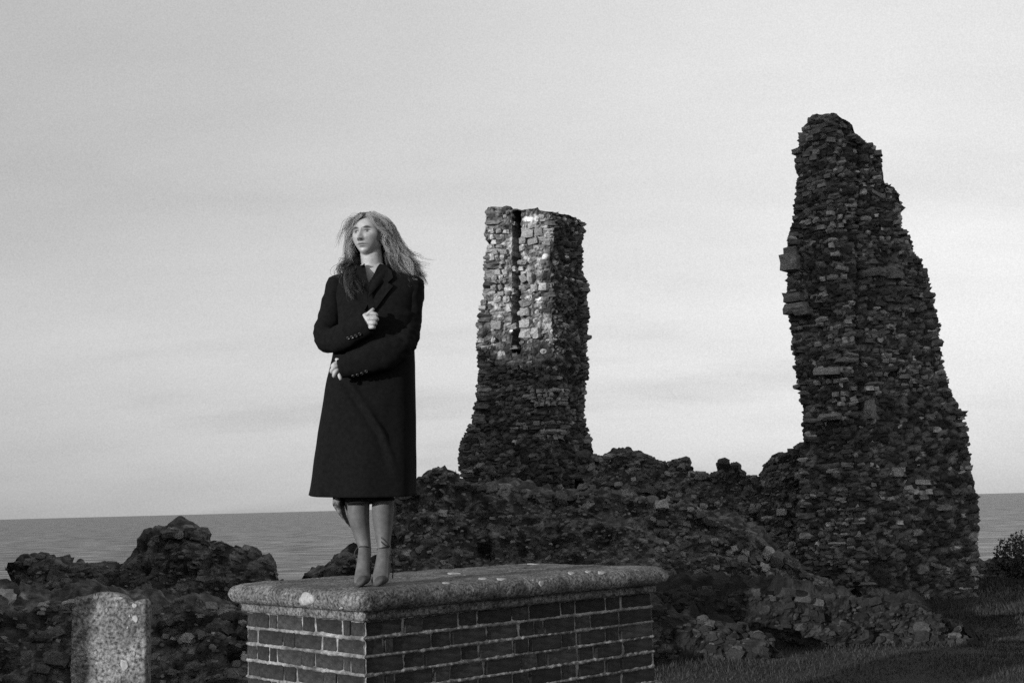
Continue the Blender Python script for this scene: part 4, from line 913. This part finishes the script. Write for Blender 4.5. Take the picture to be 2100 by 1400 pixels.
for a in [(714, 693), (722, 691), (730, 688), (738, 684), (724, 770), (733, 768), (742, 765), (751, 761)]:
    h_, n_ = hit(coat_bvh, a[0], a[1], 0.001)
    if h_ is not None: disc('button', h_ - PORG, n_, 0.0075, 0.0022, M_button, coat_o)

# --- skirt and the loose end of printed cloth behind the legs
ys = np.linspace(930, 1031, 20); th = np.linspace(0, 2 * math.pi, 60, endpoint=False); SV = []
for y in ys:
    a, b = LW(np.interp(y, [930, 1031], [700, 713]), y), LW(np.interp(y, [930, 1031], [815, 808]), y); m_ = (a + b) / 2
    w = (y - 930) / 101; s = np.stack([m_[0] + (b[0] - a[0]) / 2 * np.cos(th), 0.01 + (0.11 + 0.004 * np.sin(th * 9) * w) * np.sin(th), np.full(60, m_[2]) + 0.010 * np.cos(th + 0.4) * w], 1); SV.append(s)
SV.append(SV[-1] * np.array([0.96, 0.96, 1]) + np.array([m_[0] * 0.04, 0, 0.004])); SV.append(SV[-1] + np.array([0, 0, 0.12]))
link('skirt', make_mesh('skirt', np.array(SV).reshape(-1, 3), grid_faces(len(SV), 60, True)), M_skirt, person)
e1 = [(682, 1014), (683, 1035), (698, 1058), (715, 1078), (735, 1098)]; e2 = [(694, 1014), (703, 1032), (714, 1050), (725, 1070), (737, 1095)]
FV = []
for k in np.linspace(0, 4, 40):
    a = np.array([np.interp(k, range(5), [q[i] for q in e1]) for i in (0, 1)]); b = np.array([np.interp(k, range(5), [q[i] for q in e2]) for i in (0, 1)])
    FV.append([LW(*(a + (b - a) * t), 0.10 + 0.012 * math.sin(t * 5 + k * 2.2)) for t in np.linspace(0, 1, 9)])
so_ = link('cloth_end', make_mesh('cloth_end', np.array(FV).reshape(-1, 3), grid_faces(40, 9)), M_scarf, person); md = so_.modifiers.new('t', 'SOLIDIFY'); md.thickness = 0.003
FV = []
for k in np.linspace(0, 1, 24):
    a = np.array([694 + (737 - 694) * k, 1014 + (1093 - 1014) * k]); b = np.array([716 + (737 - 716) * k, 1014 + (1095 - 1014) * k]); FV.append([LW(*(a + (b - a) * t), 0.11 + 0.01 * math.sin(t * 6 + k * 3)) for t in np.linspace(0, 1, 7)])
so_ = link('skirt_lining', make_mesh('skirt_lining', np.array(FV).reshape(-1, 3), grid_faces(24, 7)), M_skirt, person); md = so_.modifiers.new('t', 'SOLIDIFY'); md.thickness = 0.003

# --- shoes
def shoe(ax, tx):
    A = Acc()
    A.add(*tube([zfix(ax, YW + 0.05, ZT + 0.105), zfix(ax, YW + 0.01, ZT + 0.085), zfix(ax - 0.6 * (ax - tx), YW - 0.045, ZT + 0.043), zfix(tx, YW - 0.10, ZT + 0.027), zfix(tx - 1, YW - 0.145, ZT + 0.021)],
                [(0.020, 0.031), (0.018, 0.033), (0.024, 0.0375), (0.0235, 0.0395), (0.0165, 0.028)], 24))
    A.add(*tube([zfix(ax, YW + 0.062, ZT + 0.10), zfix(ax, YW + 0.066, ZT + 0.05), zfix(ax, YW + 0.066, ZT + 0.006)], [0.016, 0.010, 0.0085], 12))
    s = zfix(ax, YW + 0.075, ZT + 0.14); A.add(*tube([zfix(ax, YW + 0.070, ZT + 0.10), s, zfix(ax, YW + 0.062, ZT + 0.165)], [(0.008, 0.026), (0.007, 0.024), (0.004, 0.012)], 12))
    o = link('shoe', A.mesh('shoe'), M_shoe, person); return o
def ribbon(o, pts, w):
    A = Acc(); A.add(*tube([LW(*q) for q in pts], [(w * 0.5, w)] * len(pts), 8, 8)); link('ankle_tie', A.mesh('ankle_tie'), M_ribbon, o)
s1 = shoe(748, 742); ribbon(s1, [(733, 1124, 0.03), (740, 1120, -0.01), (750, 1120, -0.018), (761, 1123, 0.02)], 0.0028); ribbon(s1, [(733, 1122, 0.03), (728, 1131, 0.04), (727, 1140, 0.045)], 0.0025)
s2 = shoe(787, 779); ribbon(s2, [(773, 1126, 0.02), (782, 1123, -0.016), (794, 1121, -0.006), (801, 1122, 0.02)], 0.0028)
ribbon(s2, [(799, 1121, -0.012), (792, 1110, -0.03), (782, 1102, -0.035), (787, 1105, -0.04), (796, 1115, -0.03), (799, 1121, -0.012)], 0.003)
ribbon(s2, [(799, 1121, -0.012), (790, 1117, -0.03), (782, 1110, -0.036)], 0.003); ribbon(s2, [(798, 1121, -0.012), (804, 1128, -0.008), (807, 1136, 0.0)], 0.003)
ribbon(s2, [(799, 1122, -0.012), (803, 1138, -0.004), (806, 1160, 0.01), (805, 1185, 0.03)], 0.0028)

# --- hair
def hair():
    rs = np.random.RandomState(5); V, f, T = [], [], []; nb = 0
    def strand(pts, r, tn):
        nonlocal nb
        p = np.array(pts); k = len(p); T_ = np.gradient(p, axis=0); T_ /= np.linalg.norm(T_, axis=1, keepdims=True) + 1e-9
        a = np.cross(T_, np.array([0.3, 1.0, 0.2])); a /= np.linalg.norm(a, axis=1, keepdims=True) + 1e-9; b = np.cross(T_, a)
        w = r * np.sqrt(np.clip(1.02 - np.linspace(0, 1, k) ** 3, 0.02, 1))
        for c, s in ((1, 0), (-0.5, 0.87), (-0.5, -0.87)): V.append(p + (a * c + b * s) * w[:, None])
        for i in range(k - 1):
            for j in range(3):
                j2 = (j + 1) % 3; f.append([nb + j * k + i, nb + j2 * k + i, nb + j2 * k + i + 1, nb + j * k + i + 1])
        nb += 3 * k; T.extend([tn] * (3 * k))
    def spline(g, n=16):
        g = np.array(g, float); t = np.linspace(0, len(g) - 1, n); o = []
        for s in t:
            i = min(int(s), len(g) - 2); q = s - i; a0, a1, a2, a3 = g[max(i - 1, 0)], g[i], g[i + 1], g[min(i + 2, len(g) - 1)]
            o.append(0.5 * (2 * a1 + (a2 - a0) * q + (2 * a0 - 5 * a1 + 4 * a2 - a3) * q * q + (3 * a1 - a0 - 3 * a2 + a3) * q ** 3))
        return np.array(o)
    def tuft(gin, gout, clumps, per, spread, curl, tone, lenr=(0.75, 1.05), r=0.00062, dy=0.02):
        gin, gout = np.array(gin, float), np.array(gout, float)
        for c in range(clumps):
            e = rs.uniform(0, 1); g0 = gin * (1 - e) + gout * e; ph = 6.5 * e + rs.normal(0, 0.8); fr = 2.0 + 0.35 * rs.normal(); cl = curl * rs.uniform(0.5, 1.3); dd = rs.normal(0, dy); ln = rs.uniform(*lenr); ct = tone * rs.lognormal(0, 0.34)
            end = np.concatenate([np.zeros(2), rs.normal(0, spread * 2.2, 2)]); mid = rs.normal(0, 1.0, (len(g0), 2)) * np.linspace(0, 3.5, len(g0))[:, None]; g0 = g0.copy(); g0[:, :2] += mid
            for k in range(per):
                g = g0.copy(); n = len(g); w = np.linspace(0, 1, n); sw = (0.3 + w) if rs.rand() < 0.14 else (0.55 + 0.9 * np.sin(w * 2.6) * (1 - w))
                g[:, 0] += rs.normal(0, spread) * sw + end[2] * w ** 1.5; g[:, 1] += rs.normal(0, spread) * sw + end[3] * w ** 1.5 * 0.7; g[:, 2] += dd * (0.3 + w) + rs.normal(0, 0.006)
                s = spline(g); u = np.linspace(0, 1, len(s)); L_ = ln * rs.uniform(0.85, 1.05); s = np.stack([np.interp(u * min(L_, 1), u, s[:, i]) for i in range(3)], 1)
                s[:, 0] += cl * u ** 0.9 * np.sin(u * fr * 6.28 + ph); s[:, 1] += cl * 0.6 * u ** 0.9 * np.cos(u * fr * 6.28 + ph)
                fz = 0.15 + 0.5 * rs.rand(); s[:, 0] += fz * np.sin(u * rs.uniform(9, 16) + rs.uniform(0, 6)) * u; s[:, 1] += fz * np.sin(u * rs.uniform(9, 16) + rs.uniform(0, 6)) * u
                strand([LW(*q) for q in s], r * rs.uniform(0.7, 1.3), float(np.clip(ct * rs.lognormal(0, 0.18), 0.03, 0.6)))
    # swept back over her left side and blown out behind the shoulder
    tuft([(752, 440, -0.085), (771, 454, -0.070), (788, 480, -0.030), (799, 506, -0.010), (814, 534, -0.01), (834, 560, -0.04)], [(762, 437, -0.03), (796, 455, -0.02), (813, 492, 0.0), (834, 522, 0.02), (856, 550, 0.03), (882, 580, 0.02)], 150, 42, 2.2, 9.0, 0.44, lenr=(0.5, 1.05))
    tuft([(765, 437, 0.0), (800, 462, 0.0), (815, 500, 0.02), (836, 530, 0.03), (852, 550, 0.03), (866, 566, 0.02)], [(775, 440, 0.05), (804, 470, 0.05), (815, 510, 0.06), (830, 540, 0.06), (840, 560, 0.06), (850, 572, 0.05)], 60, 26, 2.8, 11.0, 0.36, lenr=(0.5, 1.08))
    # her right side, falling behind the cheek and in front of the shoulder
    tuft([(744, 442, -0.085), (731, 455, -0.060), (723, 480, -0.030), (722, 515, -0.015), (727, 552, -0.09), (738, 600, -0.165)], [(741, 439, -0.05), (724, 455, 0.0), (716, 484, 0.02), (712, 528, 0.01), (707, 562, -0.07), (700, 602, -0.15)], 36, 28, 2.2, 7.0, 0.30, lenr=(0.42, 0.72))
    tuft([(738, 440, -0.02), (722, 470, 0.03), (719, 520, 0.03), (714, 550, -0.03), (718, 578, -0.13), (722, 606, -0.15)], [(750, 440, 0.05), (725, 470, 0.06), (728, 520, 0.06), (732, 550, 0.03), (737, 575, -0.10), (746, 598, -0.16)], 56, 30, 2.8, 9.0, 0.06, lenr=(0.6, 1.05))
    # crown and nape
    tuft([(748, 440, -0.06), (738, 445, 0.0), (733, 480, 0.07), (736, 530, 0.07), (740, 575, 0.05)], [(760, 437, 0.0), (785, 450, 0.06), (798, 490, 0.08), (800, 540, 0.08), (805, 585, 0.12)], 60, 26, 2.5, 2.0, 0.12, r=0.0012)
    tuft([(786, 480, 0.0), (790, 505, 0.01), (793, 532, 0.01), (797, 560, -0.02), (806, 590, -0.06)], [(798, 480, 0.0), (808, 510, 0.0), (815, 540, 0.0), (826, 562, -0.03), (838, 586, -0.06)], 50, 26, 2.5, 4.0, 0.09, lenr=(0.6, 1.05))
    # loose flyaways in the wind
    tuft([(738, 443, -0.06), (722, 452, -0.05), (710, 470, -0.05), (702, 488, -0.05)], [(736, 441, -0.02), (716, 450, 0.0), (704, 478, 0.0), (698, 520, 0.0)], 10, 3, 3.0, 4.0, 0.14, r=0.0007)
    tuft([(800, 470, 0.0), (825, 505, 0.0), (845, 520, 0.0), (860, 530, 0.0)], [(800, 480, 0.0), (835, 540, 0.0), (862, 562, 0.0), (886, 578, 0.0)], 26, 3, 5.0, 7.0, 0.18, r=0.0007)
    tuft([(722, 535, -0.05), (708, 545, -0.06), (700, 556, -0.07), (704, 566, -0.07)], [(720, 540, -0.05), (700, 538, -0.05), (698, 560, -0.07), (712, 580, -0.12)], 14, 5, 4.0, 7.0, 0.08, r=0.0008)
    me = make_mesh('hair', np.concatenate(V), f); set_tone(me, np.array(T)); return me
link('hair', hair(), M_hair, person)
def scalp():
    q = HV.reshape(-1, 3).copy(); k = (q[:, 1] < 0.045 + 0.0 * q[:, 2]) & (q[:, 2] > -0.05 - 0.0 * q[:, 1]) | (q[:, 2] > 0.082)
    k &= ~((np.abs(q[:, 0]) < 0.062) & (q[:, 1] > 0.01) & (q[:, 2] < 0.070))
    f = [a for a in HF if len(a) == 4 and all(k[i] for i in a)]
    me = make_mesh('hair_cap', q * np.array([1.05, 1.05, 1.04]) @ HB_.T + HC, f); bm = bmesh.new(); bm.from_mesh(me); bmesh.ops.delete(bm, geom=[v for v in bm.verts if not v.link_faces], context='VERTS'); bm.to_mesh(me); bm.free()
    set_tone(me, np.full(len(me.vertices), 0.10)); link('hair_cap', me, M_hair, person)
scalp()
er = HC + HB_ @ np.array([0.079, -0.006, -0.043]); disc('earring', er, (0.3, -1, 0), 0.005, 0.003, M_pearl, person)
